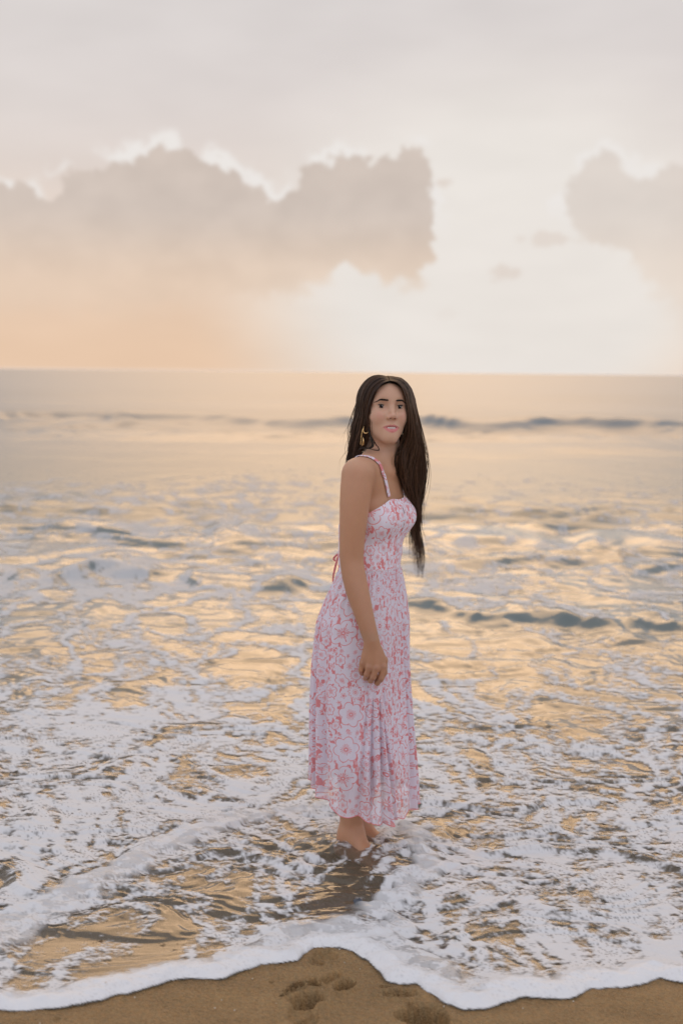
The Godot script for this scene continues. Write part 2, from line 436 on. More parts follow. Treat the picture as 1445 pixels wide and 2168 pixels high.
# how much foam lies at a place: x coverage, y thickness
func foam_at(x: float, d: float, step: float) -> Vector2:
	var s := 1e3
	if d < 5.5:
		s = d - edge_at(x) + 0.016
		if s <= 0.0: return Vector2.ZERO
		if s < 0.42: s = minf(s, edge_dist(x, d) + 0.016 if d > edge_at(x) else s)
	var p := Vector2(x, d)
	var dens := 0.0
	var side := x / (0.24 * d)          # -1 left edge of the view .. 1 right
	# broad zones
	if d > 12.0:
		dens = 0.50 * (1.0 - smoothstep(17.5, 23.5, d + nz.get_noise_2d(x * 0.3, 3.0) * 1.6))
		dens *= lerpf(1.0, 0.36, smoothstep(-0.6, 0.6, side))
	else:
		dens = lerpf(0.48, 0.18, smoothstep(-0.5, 0.7, side))
		dens = lerpf(dens, lerpf(0.22, 0.10, smoothstep(-0.3, 0.5, side)), smoothstep(10.4, 9.2, d))
		dens = lerpf(dens, lerpf(0.46, 0.24, smoothstep(-0.2, 0.9, side)), smoothstep(7.6, 6.4, d))
		dens = lerpf(dens, lerpf(0.62, 0.41, smoothstep(-0.2, 0.5, side)), smoothstep(6.0, 5.1, d))
		dens = lerpf(dens, 0.50, smoothstep(4.9, 4.4, d))
		dens += nz.get_noise_2d(x * 0.9 + 3.0, d * 0.8) * 0.08
	var thick := 0.0
	var solid := 0.0
	if d < 6.0:
		# the clear pool behind the edge on the left, and the broken water before the feet
		var pool := maxf(near_bump(p, Vector2(-0.3545, 4.2301), 0.30, 0.33), maxf(near_bump(p, Vector2(-0.5542, 3.8967), 0.26, 0.20), near_bump(p, Vector2(-0.1217, 4.7185), 0.22, 0.22)))
		dens -= pool * 0.42
		dens -= near_bump(p, Vector2(0.0302, 4.321), 0.10, 0.26) * 0.75 + near_bump(p, Vector2(0.0013, 4.1243), 0.07, 0.13) * 0.3
		dens -= near_bump(p, Vector2(0.1862, 4.5403), 0.10, 0.20) * 0.35
		# lines of thick foam
		var wob := nf.get_noise_2d(x * 5.0, d * 5.0) * 0.05
		var c := line_dist(p, crest) + wob
		var w := 0.070 + 0.045 * clampf(-x / 1.0, 0.0, 1.3)
		var k := 1.0 - smoothstep(w * 0.35, w, c)
		solid = maxf(solid, k * 0.72)
		thick = maxf(thick, k * 0.011)
		var cb := line_dist(p, crest_b) + wob
		k = 1.0 - smoothstep(0.02, 0.085, cb)
		solid = maxf(solid, k * 0.7)
		thick = maxf(thick, k * 0.014)
		var sp := line_dist(p, splash) + wob
		k = 1.0 - smoothstep(0.05, 0.16, sp)
		solid = maxf(solid, k * 0.62)
		thick = maxf(thick, k * 0.014) * smoothstep(0.01, 0.14, s)
		# the edge itself
		var ew := 0.078 + 0.03 * nz.get_noise_2d(x * 2.2, 60.0)
		k = 1.0 - smoothstep(ew * 0.7, ew * 1.7, s + wob * 0.6)
		solid = maxf(solid, k)
		var u := maxf(0.0, s - 0.007) / ew
		thick = maxf(thick, 0.016 * sqrt(smoothstep(0.0, 0.62, u)) * (1.0 - smoothstep(0.6, 1.9, u)))
		dens += 0.16 * (1.0 - smoothstep(0.1, 0.45, s))
	# small breakers carry foam on their backs
	if d > 8.0 and d < 14.0:
		var c1 := 9.75 - maxf(x, 0.0) * 0.42 + nz.get_noise_2d(x * 1.2, 2.0) * 0.22
		if x > 0.3:
			var u1 := d - c1
			dens += exp(-pow((u1 - 0.25) / 0.3, 2.0)) * 0.12 - exp(-pow((u1 + 0.2) / 0.2, 2.0)) * 0.30
	# the lace: cells, torn and stirred; each term has unit spread
	var wx := x + nz.get_noise_2d(x * 1.1, d * 0.9 + 70.0) * 0.12 + nz.get_noise_2d(x * 4.0, d * 4.0) * 0.02
	var wd := d + nz.get_noise_2d(x * 1.2 + 40.0, d * 1.0) * 0.30 + nz.get_noise_2d(x * 5.0 + 9.0, d * 5.0) * 0.022 + x * 0.25
	var lace := 0.0
	if d > 12.0:
		lace = nf.get_noise_2d(wx * 1.5, wd * 1.1) / 0.37 * 0.72 + nz.get_noise_2d(wx * 3.6, wd * 2.6) / 0.6 * 0.42 + nz.get_noise_2d(wx * 9.0, wd * 5.0) / 0.6 * 0.35
	else:
		var big := (0.66 - minf(1.0, (nc.get_noise_2d(wx * 2.1, wd * 1.15) + 1.0) * 2.2)) / 0.36
		var small := (0.66 - minf(1.0, (nc.get_noise_2d(wx * 6.5 + 11.0, wd * 5.2) + 1.0) * 2.2)) / 0.36
		var fbm := nf.get_noise_2d(wx * 6.0, wd * 5.0) / 0.37
		var fb2 := nf.get_noise_2d(x * 13.0, d * 19.0) / 0.37
		var fb3 := nz.get_noise_2d(x * 42.0, d * 62.0) / 0.6 * (1.0 - smoothstep(0.008, 0.02, step))
		var nearer := smoothstep(7.6, 5.6, d)
		lace = lerpf(big * 0.80 + fbm * 0.30, small * 0.44 + big * 0.40 + fbm * 0.34, nearer) + fb2 * lerpf(0.34, 0.42, nearer) + fb3 * 0.26
	dens = clampf(dens, 0.004, 0.996)
	var probit := 4.91 * (pow(dens, 0.14) - pow(1.0 - dens, 0.14))
	var soft := 0.75
	var cover := smoothstep(-soft, soft, lace + probit)
	cover *= lerpf(0.90, 0.55, smoothstep(6.0, 13.0, d))
	cover = maxf(cover, solid * smoothstep(-1.9, -0.9, lace + solid * 1.2))
	# bubbles: little holes, and specks of foam in the clear
	if step < 0.016 and cover > 0.02:
		var b := nd.get_noise_2d(x * 62.0, d * 62.0) + 1.0
		var b2 := nd.get_noise_2d(x * 27.0 + 8.0, d * 27.0) + 1.0
		var gaps := smoothstep(0.1, 0.5, nz.get_noise_2d(x * 3.0, d * 5.0 + 20.0) + 0.35) * (1.0 - solid * 0.8)
		cover *= 1.0 - 0.5 * gaps * (1.0 - smoothstep(0.10, 0.24, b)) - 0.5 * gaps * (1.0 - smoothstep(0.06, 0.16, b2))
	thick = maxf(thick, 0.0016 * cover)
	if s < 0.007: cover *= smoothstep(0.0, 0.007, s)
	return Vector2(clampf(cover, 0.0, 1.0), thick)

func foam_sheet(called: String, d0: float, d1: float, cols: int, rows: int, mat: Material, label: String):
	var wings := 24
	cols += 2 * wings
	var v := PackedVector3Array()
	var col := PackedColorArray()
	var keep := PackedByteArray()
	v.resize(cols * rows); col.resize(cols * rows); keep.resize(cols * rows)
	var t0 := 1.0 / d0
	var t1 := 1.0 / d1
	for i in rows:
		var d := 1.0 / lerpf(t0, t1, float(i) / (rows - 1))
		var step := d * d * (t0 - t1) / rows
		var hw := half_width(d)
		for j in cols:
			var x := column_x(j, cols, wings, hw)
			var f := foam_at(x, d, step)
			var k := i * cols + j
			var y := 0.0
			if f.x > 0.0 or d > edge_at(x) - 0.05:
				keep[k] = 1
				var rough := 0.0
				if step < 0.016:
					rough = (nf.get_noise_2d(x * 34.0, d * 34.0) * 0.0009 + nz.get_noise_2d(x * 90.0, d * 90.0) * 0.0005) * f.x
				y = maxf(water_y(x, d, step), sand_height(d) if d < 4.2 else -1.0) + 0.003 + f.y + rough + nf.get_noise_2d(x * 9.0, d * 12.0) * 0.5 * f.y
			v[k] = Vector3(x, y, -d)
			col[k] = Color(1, 1, 1, f.x)
	tag(put(called, grid_mesh(v, cols, rows, col, keep), mat), label, "foam", "", "stuff")

func build_foam():
	var mat := StandardMaterial3D.new()
	mat.resource_name = "sea_foam"
	mat.vertex_color_use_as_albedo = true
	mat.albedo_color = lin(0.76, 0.76, 0.775)
	mat.transparency = BaseMaterial3D.TRANSPARENCY_ALPHA
	mat.roughness = 0.75
	mat.metallic_specular = 0.3
	foam_sheet("shore_foam", 3.25, 7.2, 1000, 420, mat, "white foam lacing the shallow water round the woman's feet and along the sand")
	foam_sheet("sea_foam", 7.22, 26.0, 560, 250, mat, "thin white foam drifting on the sea farther out")

# ---------------------------------------------------------------- sand
# hollows that feet have pressed: centre (x, distance), half sizes, turn in degrees, depth
var prints := [
	[Vector2(-0.0592, 3.6084), 0.017, 0.030, -12.0, 0.026], [Vector2(-0.0977, 3.6046), 0.013, 0.017, 30.0, 0.022], [Vector2(-0.1132, 3.587), 0.010, 0.016, 35.0, 0.022], [Vector2(-0.127, 3.5582), 0.010, 0.015, 40.0, 0.022], [Vector2(-0.1344, 3.53), 0.008, 0.014, 45.0, 0.016],
	[Vector2(-0.0754, 3.5092), 0.050, 0.034, -18.0, 0.018], [Vector2(-0.0862, 3.4628), 0.032, 0.085, 14.0, 0.009], [Vector2(-0.0746, 3.3844), 0.030, 0.05, 14.0, 0.010],
	[Vector2(0.0205, 3.6045), 0.026, 0.046, 25.0, 0.018], [Vector2(-0.016, 3.6564), 0.022, 0.050, 32.0, 0.010],
	[Vector2(-0.0304, 3.8108), 0.040, 0.040, 0.0, 0.008], [Vector2(-0.0532, 3.7657), 0.022, 0.030, 0.0, 0.007],
	[Vector2(0.1641, 3.5564), 0.050, 0.026, 4.0, 0.012], [Vector2(0.1274, 3.6012), 0.018, 0.012, 0.0, 0.006],
	[Vector2(0.2162, 3.4114), 0.060, 0.060, 0.0, 0.028], [Vector2(0.1853, 3.4316), 0.018, 0.018, 0.0, 0.014], [Vector2(0.1627, 3.4024), 0.02, 0.03, 0.0, 0.010], [Vector2(0.2496, 3.3812), 0.03, 0.05, 0.0, 0.016], [Vector2(0.1873, 3.4743), 0.011, 0.010, 0.0, 0.006],
	[Vector2(-0.1732, 3.6233), 0.007, 0.008, 0.0, 0.004], [Vector2(-0.6918, 3.3786), 0.012, 0.012, 0.0, 0.003],
]

func print_depth(x: float, d: float) -> float:
	var y := 0.0
	for q in prints:
		var c: Vector2 = q[0]
		if absf(x - c.x) > 0.2 or absf(d - c.y) > 0.2: continue
		var a := deg_to_rad(q[3])
		var e := Vector2(x - c.x, d - c.y).rotated(a)
		var r := Vector2(e.x / q[1], e.y / q[2]).length() + nz.get_noise_2d(x * 70.0, d * 70.0) * 0.05
		y -= q[4] * 1.7 * (1.0 - smoothstep(0.70, 1.04, r))
		y += q[4] * 0.34 * exp(-pow((r - 1.25) / 0.22, 2.0))
	return y

func build_sand():
	var xs := PackedFloat32Array()
	var ds := PackedFloat32Array()
	for x in [-3000.0, -600.0, -120.0, -40.0, -15.0, -8.0, -5.0, -3.5]: xs.append(x)
	var xx := -2.6
	while xx < 2.6:
		xs.append(xx)
		xx += 0.0045 if absf(xx) < 1.15 else 0.03
	for x in [3.5, 5.0, 8.0, 15.0, 40.0, 120.0, 600.0, 3000.0]: xs.append(x)
	for d in [-3000.0, -600.0, -120.0, -30.0, -8.0, -2.0, 0.0, 1.0, 2.0, 2.6]: ds.append(d)
	var dd := 2.9
	while dd < 5.6:
		ds.append(dd)
		dd += 0.0045 if dd > 3.3 and dd < 3.92 else 0.03
	for d in [6.0, 7.0, 9.0, 12.0, 20.0, 40.0, 100.0, 400.0]: ds.append(d)
	var cols := xs.size()
	var rows := ds.size()
	var v := PackedVector3Array()
	var col := PackedColorArray()
	v.resize(cols * rows); col.resize(cols * rows)
	for i in rows:
		var d := ds[i]
		for j in cols:
			var x := xs[j]
			var y := sand_height(d)
			if d > 7.0: y = minf(y, -0.1) - (d - 7.0) * 0.03
			y = maxf(y, -9.0)
			if d > 2.8 and d < 6.0 and absf(x) < 2.6:
				y += print_depth(x, d)
				y += nf.get_noise_2d(x * 3.0, d * 4.0) * 0.004 + nf.get_noise_2d(x * 24.0, d * 24.0) * 0.0016 + nz.get_noise_2d(x * 110.0, d * 110.0) * 0.0007
			elif d < 2.8:
				y += nf.get_noise_2d(x * 0.8, d * 0.8) * 0.01
			v[i * cols + j] = Vector3(x, y, -d)
			var tone := 1.0 + nf.get_noise_2d(x * 4.0 + 3.0, d * 5.0) * 0.16 + nf.get_noise_2d(x * 60.0, d * 60.0) * 0.22 + nz.get_noise_2d(x * 130.0, d * 130.0) * 0.16
			var red := nf.get_noise_2d(x * 45.0 + 60.0, d * 45.0) * 0.10
			# sand that the wave has just wetted is darker
			var wet := 1.0 - smoothstep(0.0, 0.09, edge_at(x) - d + 0.02 + nz.get_noise_2d(x * 8.0, d * 8.0) * 0.02)
			tone *= lerpf(1.0, 0.74 - 0.34 * smoothstep(0.0, 0.1, d - edge_at(x)), clampf(wet, 0.0, 1.0))
			col[i * cols + j] = Color(0.405 * tone * (1.0 + red), 0.256 * tone, 0.118 * tone * (1.0 - red))
	var mat := StandardMaterial3D.new()
	mat.resource_name = "wet_sand"
	mat.vertex_color_use_as_albedo = true
	mat.roughness = 0.62
	# single grains, pale and dark
	var grain := noise_texture(0.28, 512, 2, false)
	grain.color_ramp = Gradient.new()
	grain.color_ramp.set_color(0, lin(0.38, 0.36, 0.34))
	grain.color_ramp.set_color(1, lin(1.0, 1.0, 1.0))
	grain.color_ramp.add_point(0.62, lin(0.80, 0.80, 0.80))
	mat.albedo_texture = grain
	mat.metallic_specular = 0.35
	mat.normal_enabled = true
	mat.normal_texture = noise_texture(0.11, 512, 3, true, 8.0)
	mat.normal_scale = 0.7
	mat.uv1_triplanar = true
	mat.uv1_world_triplanar = true
	mat.uv1_scale = Vector3(2.4, 2.4, 2.4)
	tag(put("beach_sand", grid_mesh(v, cols, rows, col), mat), "wet brown sand of the beach with bare footprints", "sand", "", "structure")

func lump(seed_at: float, r: Vector3, rough: float) -> ArrayMesh:
	# an uneven rounded pebble or shell scrap
	var v := PackedVector3Array()
	var n := PackedVector3Array()
	var idx := PackedInt32Array()
	var nu := 12
	var nv := 8
	for i in nv + 1:
		for j in nu + 1:
			var th := PI * i / nv
			var ph := TAU * j / nu
			var q := Vector3(sin(th) * cos(ph), cos(th), sin(th) * sin(ph))
			v.append(q * r * (1.0 + rough * nz.get_noise_3d(q.x * 1.6 + seed_at, q.y * 1.6, q.z * 1.6)))
			n.append((q / r).normalized())
	for i in nv:
		for j in nu:
			var a := i * (nu + 1) + j
			idx.append_array([a, a + nu + 1, a + 1, a + 1, a + nu + 1, a + nu + 2])
	return arrays_mesh(v, n, idx)

func build_pebbles():
	var dark := StandardMaterial3D.new()
	dark.resource_name = "wet_stone"
	dark.albedo_color = lin(0.07, 0.08, 0.105)
	dark.roughness = 0.4
	var c: Vector2 = Vector2(0.0615, 4.1944)
	var o := put("pebble", lump(3.0, Vector3(0.013, 0.010, 0.012), 0.5), dark)
	o.position = Vector3(c.x, 0.004, -c.y)
	tag(o, "small dark blue wet pebble in the foam before the woman's feet", "pebble")
	var pale := StandardMaterial3D.new()
	pale.resource_name = "shell"
	pale.albedo_color = lin(0.6, 0.55, 0.48)
	pale.roughness = 0.4
	var st := SurfaceTool.new()
	var rng := RandomNumberGenerator.new()
	rng.seed = 5
	for i in 90:
		var x := rng.randf_range(-1.1, 1.1)
		var d := rng.randf_range(3.2, 4.0)
		if d > edge_at(x) - 0.02: continue
		var s := rng.randf_range(0.0008, 0.0022)
		st.append_from(lump(i * 3.1, Vector3(s * rng.randf_range(1.0, 1.8), s * 0.6, s), 0.5), 0, Transform3D(Basis(Vector3.UP, rng.randf() * TAU), Vector3(x, sand_height(d) + print_depth(x, d) + 0.0015, -d)))
	tag(put("shell_fragments", st.commit(), pale), "tiny pale shell scraps scattered over the wet sand", "shell", "", "stuff")

# ---------------------------------------------------------------- signed distance fields and their surfaces
func smin(a: float, b: float, k: float) -> float:
	var h := maxf(k - absf(a - b), 0.0) / k
	return minf(a, b) - h * h * k * 0.25

func smax(a: float, b: float, k: float) -> float:
	return -smin(-a, -b, k)

func cone(p: Vector3, a: Vector3, b: Vector3, ra: float, rb: float) -> float:
	var ab := b - a
	var t := clampf((p - a).dot(ab) / ab.length_squared(), 0.0, 1.0)
	return (p - a - ab * t).length() - lerpf(ra, rb, t)

func egg(p: Vector3, r: Vector3) -> float:
	var k0 := (p / r).length()
	if k0 < 1e-4: return -minf(r.x, minf(r.y, r.z))
	return k0 * (k0 - 1.0) / (p / (r * r)).length()

func field(which: int, p: Vector3) -> float:
	if which == 0: return body_field(p)
	if which == 1: return head_field(p)
	if which == 2: return hand_field(p)
	return torso_field(p)

# surface nets over a box; returns [vertices, normals, indices]
func surface(which: int, lo: Vector3, hi: Vector3, h: float) -> Array:
	var nb := Vector3i(((hi - lo) / (h * 4.0)).ceil())
	var nx := nb.x * 4 + 1
	var ny := nb.y * 4 + 1
	var nzz := nb.z * 4 + 1
	var f := PackedFloat32Array()
	f.resize(nx * ny * nzz)
	f.fill(1e4)
	var live := []
	var reach := h * 3.47 * 1.25 + h
	for bz in nb.z:
		for by in nb.y:
			for bx in nb.x:
				var c := lo + Vector3(bx * 4 + 2, by * 4 + 2, bz * 4 + 2) * h
				if absf(field(which, c)) > reach: continue
				live.append(Vector3i(bx, by, bz))
				for z in 5:
					for y in 5:
						for x in 5:
							var k := ((bz * 4 + z) * ny + by * 4 + y) * nx + bx * 4 + x
							if f[k] > 9e3:
								f[k] = field(which, lo + Vector3(bx * 4 + x, by * 4 + y, bz * 4 + z) * h)
	var v := PackedVector3Array()
	var at := {}
	var off := [0, 1, nx, nx + 1, nx * ny, nx * ny + 1, nx * ny + nx, nx * ny + nx + 1]
	var edges := [[0, 1], [2, 3], [4, 5], [6, 7], [0, 2], [1, 3], [4, 6], [5, 7], [0, 4], [1, 5], [2, 6], [3, 7]]
	for b in live:
		for z in 4:
			for y in 4:
				for x in 4:
					var gx: int = b.x * 4 + x
					var gy: int = b.y * 4 + y
					var gz: int = b.z * 4 + z
					var k := (gz * ny + gy) * nx + gx
					var neg := 0
					for o in off:
						if f[k + o] < 0.0: neg += 1
					if neg == 0 or neg == 8: continue
					var sum := Vector3.ZERO
					var n := 0
					for e in edges:
						var fa := f[k + off[e[0]]]
						var fb := f[k + off[e[1]]]
						if (fa < 0.0) != (fb < 0.0):
							var t := fa / (fa - fb)
							var pa := Vector3(e[0] & 1, (e[0] >> 1) & 1, e[0] >> 2)
							var pb := Vector3(e[1] & 1, (e[1] >> 1) & 1, e[1] >> 2)
							sum += pa.lerp(pb, t)
							n += 1
					at[k] = v.size()
					v.append(lo + (Vector3(gx, gy, gz) + sum / n) * h)
	var idx := PackedInt32Array()
	var sx := 1
	var sy := nx
	var sz := nx * ny
	for k in at:
		var f0 := f[k]
		for axis in 3:
			var s: int = [sx, sy, sz][axis]
			var u: int = [sy, sz, sx][axis]
			var w: int = [sz, sx, sy][axis]
			var f1: float = f[k + s]
			if f1 > 9e3 or (f0 < 0.0) == (f1 < 0.0): continue
			if not (at.has(k - u) and at.has(k - w) and at.has(k - u - w)): continue
			var q := [at[k], at[k - u], at[k - u - w], at[k - w]]
			if f0 < 0.0:
				idx.append_array([q[0], q[2], q[1], q[0], q[3], q[2]])
			else:
				idx.append_array([q[0], q[1], q[2], q[0], q[2], q[3]])
	return [v, idx]

func normals_of(v: PackedVector3Array, idx: PackedInt32Array) -> PackedVector3Array:
	var n := PackedVector3Array()
	n.resize(v.size())
	for i in range(0, idx.size(), 3):
		var a := idx[i]
		var b := idx[i + 1]
		var c := idx[i + 2]
		var m := (v[c] - v[a]).cross(v[b] - v[a])
		n[a] += m; n[b] += m; n[c] += m
	for i in n.size():
		n[i] = n[i].normalized()
	return n

func push_out(which: int, p: Vector3, gap: float) -> Vector3:
	for k in 4:
		var d := field(which, p)
		if d >= gap: return p
		var e := 0.003
		var g := Vector3(field(which, p + Vector3(e, 0, 0)) - d, field(which, p + Vector3(0, e, 0)) - d, field(which, p + Vector3(0, 0, e)) - d)
		p += g.normalized() * (gap - d)
	return p

# tubes along curves
func tube(st: Dictionary, pts: PackedVector3Array, radii: PackedFloat32Array, sides: int, c: Color, flat := 1.0, flat_dir := Vector3.ZERO):
	var base: int = st.v.size()
	var n := pts.size()
	var side := Vector3(0.3, 0.1, 1).normalized()
	for i in n:
		var t := (pts[mini(i + 1, n - 1)] - pts[maxi(i - 1, 0)]).normalized()
		if flat_dir != Vector3.ZERO: side = flat_dir
		side = (side - t * side.dot(t))
		side = side.normalized() if side.length() > 1e-5 else t.cross(Vector3.UP).normalized()
		var up := t.cross(side)
		for j in sides:
			var a := TAU * j / sides
			var o := side * cos(a) * flat + up * sin(a)
			st.v.append(pts[i] + o * radii[i])
			st.n.append((side * cos(a) / flat + up * sin(a)).normalized())
			st.c.append(c)
			st.uv.append(Vector2(float(j) / sides, float(i) / n))
	for i in n - 1:
		for j in sides:
			var a := base + i * sides + j
			var b := base + i * sides + (j + 1) % sides
			st.i.append_array([a, a + sides, b, b, a + sides, b + sides])

func new_st() -> Dictionary:
	return {"v": PackedVector3Array(), "n": PackedVector3Array(), "c": PackedColorArray(), "uv": PackedVector2Array(), "i": PackedInt32Array()}

func st_mesh(st: Dictionary) -> ArrayMesh:
	return arrays_mesh(st.v, st.n, st.i, st.c, st.uv)

func curve(pts: Array, n: int) -> PackedVector3Array:
	# Catmull-Rom through the points, n samples
	var out := PackedVector3Array()
	var m := pts.size()
	for i in n:
		var t := float(i) / (n - 1) * (m - 1)
		var k := mini(int(t), m - 2)
		var p0: Vector3 = pts[maxi(k - 1, 0)]
		var p3: Vector3 = pts[mini(k + 2, m - 1)]
		var p1: Vector3 = pts[k]
		var p2: Vector3 = pts[k + 1]
		out.append(p1.cubic_interpolate(p2, p0, p3, t - k))
	return out

# ---------------------------------------------------------------- the woman
# in her own axes: origin on the sand between her feet, y up, +z towards the camera
const FWD := Vector3(0.866, 0, 0.5)        # where her chest faces
const SIDE := Vector3(-0.5, 0, 0.866)      # towards her right hand
var head_at: Vector3 = Vector3(0.0754, 1.5182, 0.02)
var head_basis := Basis.from_euler(Vector3(deg_to_rad(-8.0), deg_to_rad(17.0), deg_to_rad(-2.0)))
var skin_mat: StandardMaterial3D

func own(p: Vector3, c: Vector3) -> Vector3:
	# across, up, forward
	var q := p - c
	return Vector3(q.dot(SIDE), q.y, q.dot(FWD))

func cloth_field(p: Vector3) -> float:
	return torso_field(p, 0.0003)

func torso_field(p: Vector3, bridge := 0.0) -> float:
	var d := egg(own(p, Vector3(0.0198, 0.8506, 0.0)), Vector3(0.160, 0.115, 0.112))
	d = smin(d, egg(own(p, Vector3(0.0354, 1.002, 0.0)), Vector3(0.116, 0.13, 0.084)), 0.06)
	d = smin(d, egg(own(p, Vector3(0.0414, 1.1603, 0.0)), Vector3(0.124, 0.15, 0.092)), 0.06)
	var q := own(p, Vector3(0.0398, 1.1635, 0.0))
	q.x = absf(q.x)
	if bridge > 0.0: q.x = 0.5 * (q.x + 0.045 + sqrt((q.x - 0.045) * (q.x - 0.045) + bridge))
	d = smin(d, (q - Vector3(0.066, 0.0, 0.062)).length() - 0.054, 0.035)
	d = smin(d, egg(own(p, Vector3(0.0526, 1.2706, 0.0)), Vector3(0.128, 0.075, 0.066)), 0.05)
	d = smin(d, cone(p, Vector3(-0.0042, 1.3112, 0.135), Vector3(0.1149, 1.2929, -0.135), 0.042, 0.042), 0.05)
	d = smin(d, cone(p, Vector3(0.0719, 1.3751, -0.012), Vector3(0.0081, 1.3324, 0.11), 0.045, 0.030), 0.035)
	d = smin(d, cone(p, Vector3(0.0782, 1.3752, -0.012), Vector3(0.1105, 1.3187, -0.11), 0.045, 0.030), 0.035)
	# collar bones and the hollow of the throat
	d = smin(d, cone(p, Vector3(0.1006, 1.3088, 0.045), Vector3(0.0184, 1.3412, 0.125), 0.010, 0.012), 0.018)
	d = smin(d, neck_field(p), 0.03)
	return d

func neck_field(p: Vector3) -> float:
	var d := cone(p, Vector3(0.0726, 1.3249, -0.012), Vector3(0.0798, 1.4587, 0.004), 0.050, 0.047)
	return smin(d, cone(p, Vector3(0.0445, 1.4602, 0.05), Vector3(0.0958, 1.3212, 0.045), 0.012, 0.010), 0.02)

var arm_path: PackedVector3Array
var arm_width: PackedFloat32Array

func near_arm(p: Vector3) -> float:
	if arm_path.is_empty():
		# shoulder, upper arm, elbow, forearm, wrist, drawn as one bending limb
		arm_path = curve([Vector3(-0.0088, 1.3129, 0.138), Vector3(-0.0158, 1.2441, 0.154), Vector3(-0.0211, 1.1688, 0.163), Vector3(-0.025, 1.1005, 0.166), Vector3(-0.0259, 1.0396, 0.168), Vector3(-0.0178, 0.9875, 0.178), Vector3(-0.0037, 0.9318, 0.193), Vector3(0.018, 0.8591, 0.214), Vector3(0.0396, 0.7889, 0.23)], 26)
		var w := [0.0525, 0.0500, 0.0450, 0.0410, 0.0385, 0.0385, 0.0365, 0.0300, 0.0250]
		for i in 26:
			var t := i / 25.0 * 8.0
			var k := mini(int(t), 7)
			arm_width.append(cubic_interpolate(w[k], w[k + 1], w[maxi(k - 1, 0)], w[mini(k + 2, 8)], t - k))
	var d := 10.0
	for i in 25:
		d = minf(d, cone(p, arm_path[i], arm_path[i + 1], arm_width[i], arm_width[i + 1]))
	return d

func far_arm(p: Vector3) -> float:
	var d := cone(p, Vector3(0.1119, 1.2909, -0.14), Vector3(0.0886, 0.9837, -0.2), 0.048, 0.036)
	d = smin(d, cone(p, Vector3(0.0886, 0.9837, -0.2), Vector3(0.1155, 0.7233, -0.215), 0.036, 0.025), 0.006)
	if p.y < 0.80:
		d = smin(d, cone(p, Vector3(0.1255, 0.7151, -0.215), Vector3(0.1302, 0.6143, -0.215), 0.026, 0.030), 0.03)
		for k in 4:
			var a: Vector3 = Vector3(0.1302, 0.6143, -0.215) + Vector3(-0.024 + 0.016 * k, 0, 0.004 * k)
			d = smin(d, cone(p, a, a + Vector3(0.004, -0.065 + 0.012 * absf(k - 1.4), 0.012), 0.010, 0.008), 0.008)
		d = smin(d, cone(p, Vector3(0.1388, 0.6762, -0.2), Vector3(0.1659, 0.5947, -0.19), 0.012, 0.009), 0.012)
	return d

func leg(p: Vector3, hip: Vector3, knee: Vector3, calf: Vector3, ankle: Vector3) -> float:
	var d := cone(p, hip, knee, 0.088, 0.054)
	d = smin(d, cone(p, knee, calf, 0.054, 0.052), 0.008)
	d = smin(d, cone(p, calf, ankle, 0.052, 0.0355), 0.008)
	if p.y < 0.2:
		# foot: heel, instep, ball and five toes
		var a := Vector3(ankle.x, 0, ankle.z)
		var to := Vector3(0.70, 0, 0.714)
		var out := Vector3(-0.714, 0, 0.70)
		d = smin(d, cone(p, ankle, a - to * 0.03 + Vector3(0, 0.034, 0), 0.034, 0.031), 0.03)
		d = smin(d, cone(p, ankle + Vector3(0, -0.012, 0), a + to * 0.10 + Vector3(0, 0.028, 0), 0.034, 0.022), 0.035)
		d = smin(d, cone(p, a - to * 0.03 + out * 0.006 + Vector3(0, 0.026, 0), a + to * 0.115 + out * 0.022 + Vector3(0, 0.018, 0), 0.028, 0.019), 0.03)
		d = smin(d, cone(p, a + to * 0.03 - out * 0.008 + Vector3(0, 0.026, 0), a + to * 0.13 - out * 0.020 + Vector3(0, 0.020, 0), 0.024, 0.020), 0.03)
		for k in 5:
			var s := -0.026 + 0.0145 * k
			var l := 0.185 - 0.008 * k - (0.004 if k == 0 else 0.0)
			var r := 0.0125 if k == 0 else 0.0085
			d = smin(d, cone(p, a + to * (l - 0.045) + out * s + Vector3(0, 0.018, 0), a + to * l + out * s + Vector3(0, r, 0), r, r * 0.9), 0.008)
	return d

func body_field(p: Vector3) -> float:
	var d := 10.0
	if p.y > 0.62:
		d = torso_field(p)
		if p.y > 1.30: d = smin(d, face_field(head_basis.inverse() * (p - head_at)), 0.022)
	if p.y > 0.5:
		if p.x < 0.12 and p.z > 0.02: d = smin(d, near_arm(p), lerpf(0.004, 0.018, smoothstep(1.14, 1.24, p.y)))
		d = smin(d, far_arm(p), 0.018)
	if p.y < 0.98:
		d = smin(d, leg(p, Vector3(-0.0032, 0.863, 0.075), Vector3(-0.0067, 0.4666, 0.075), Vector3(-0.0142, 0.307, 0.05), Vector3(-0.0165, 0.0908, 0.02)), 0.02)
		d = smin(d, leg(p, Vector3(0.0436, 0.8382, -0.075), Vector3(0.0338, 0.4302, -0.07), Vector3(0.0232, 0.2644, -0.1), Vector3(0.0109, 0.0753, -0.13)), 0.02)
	return d

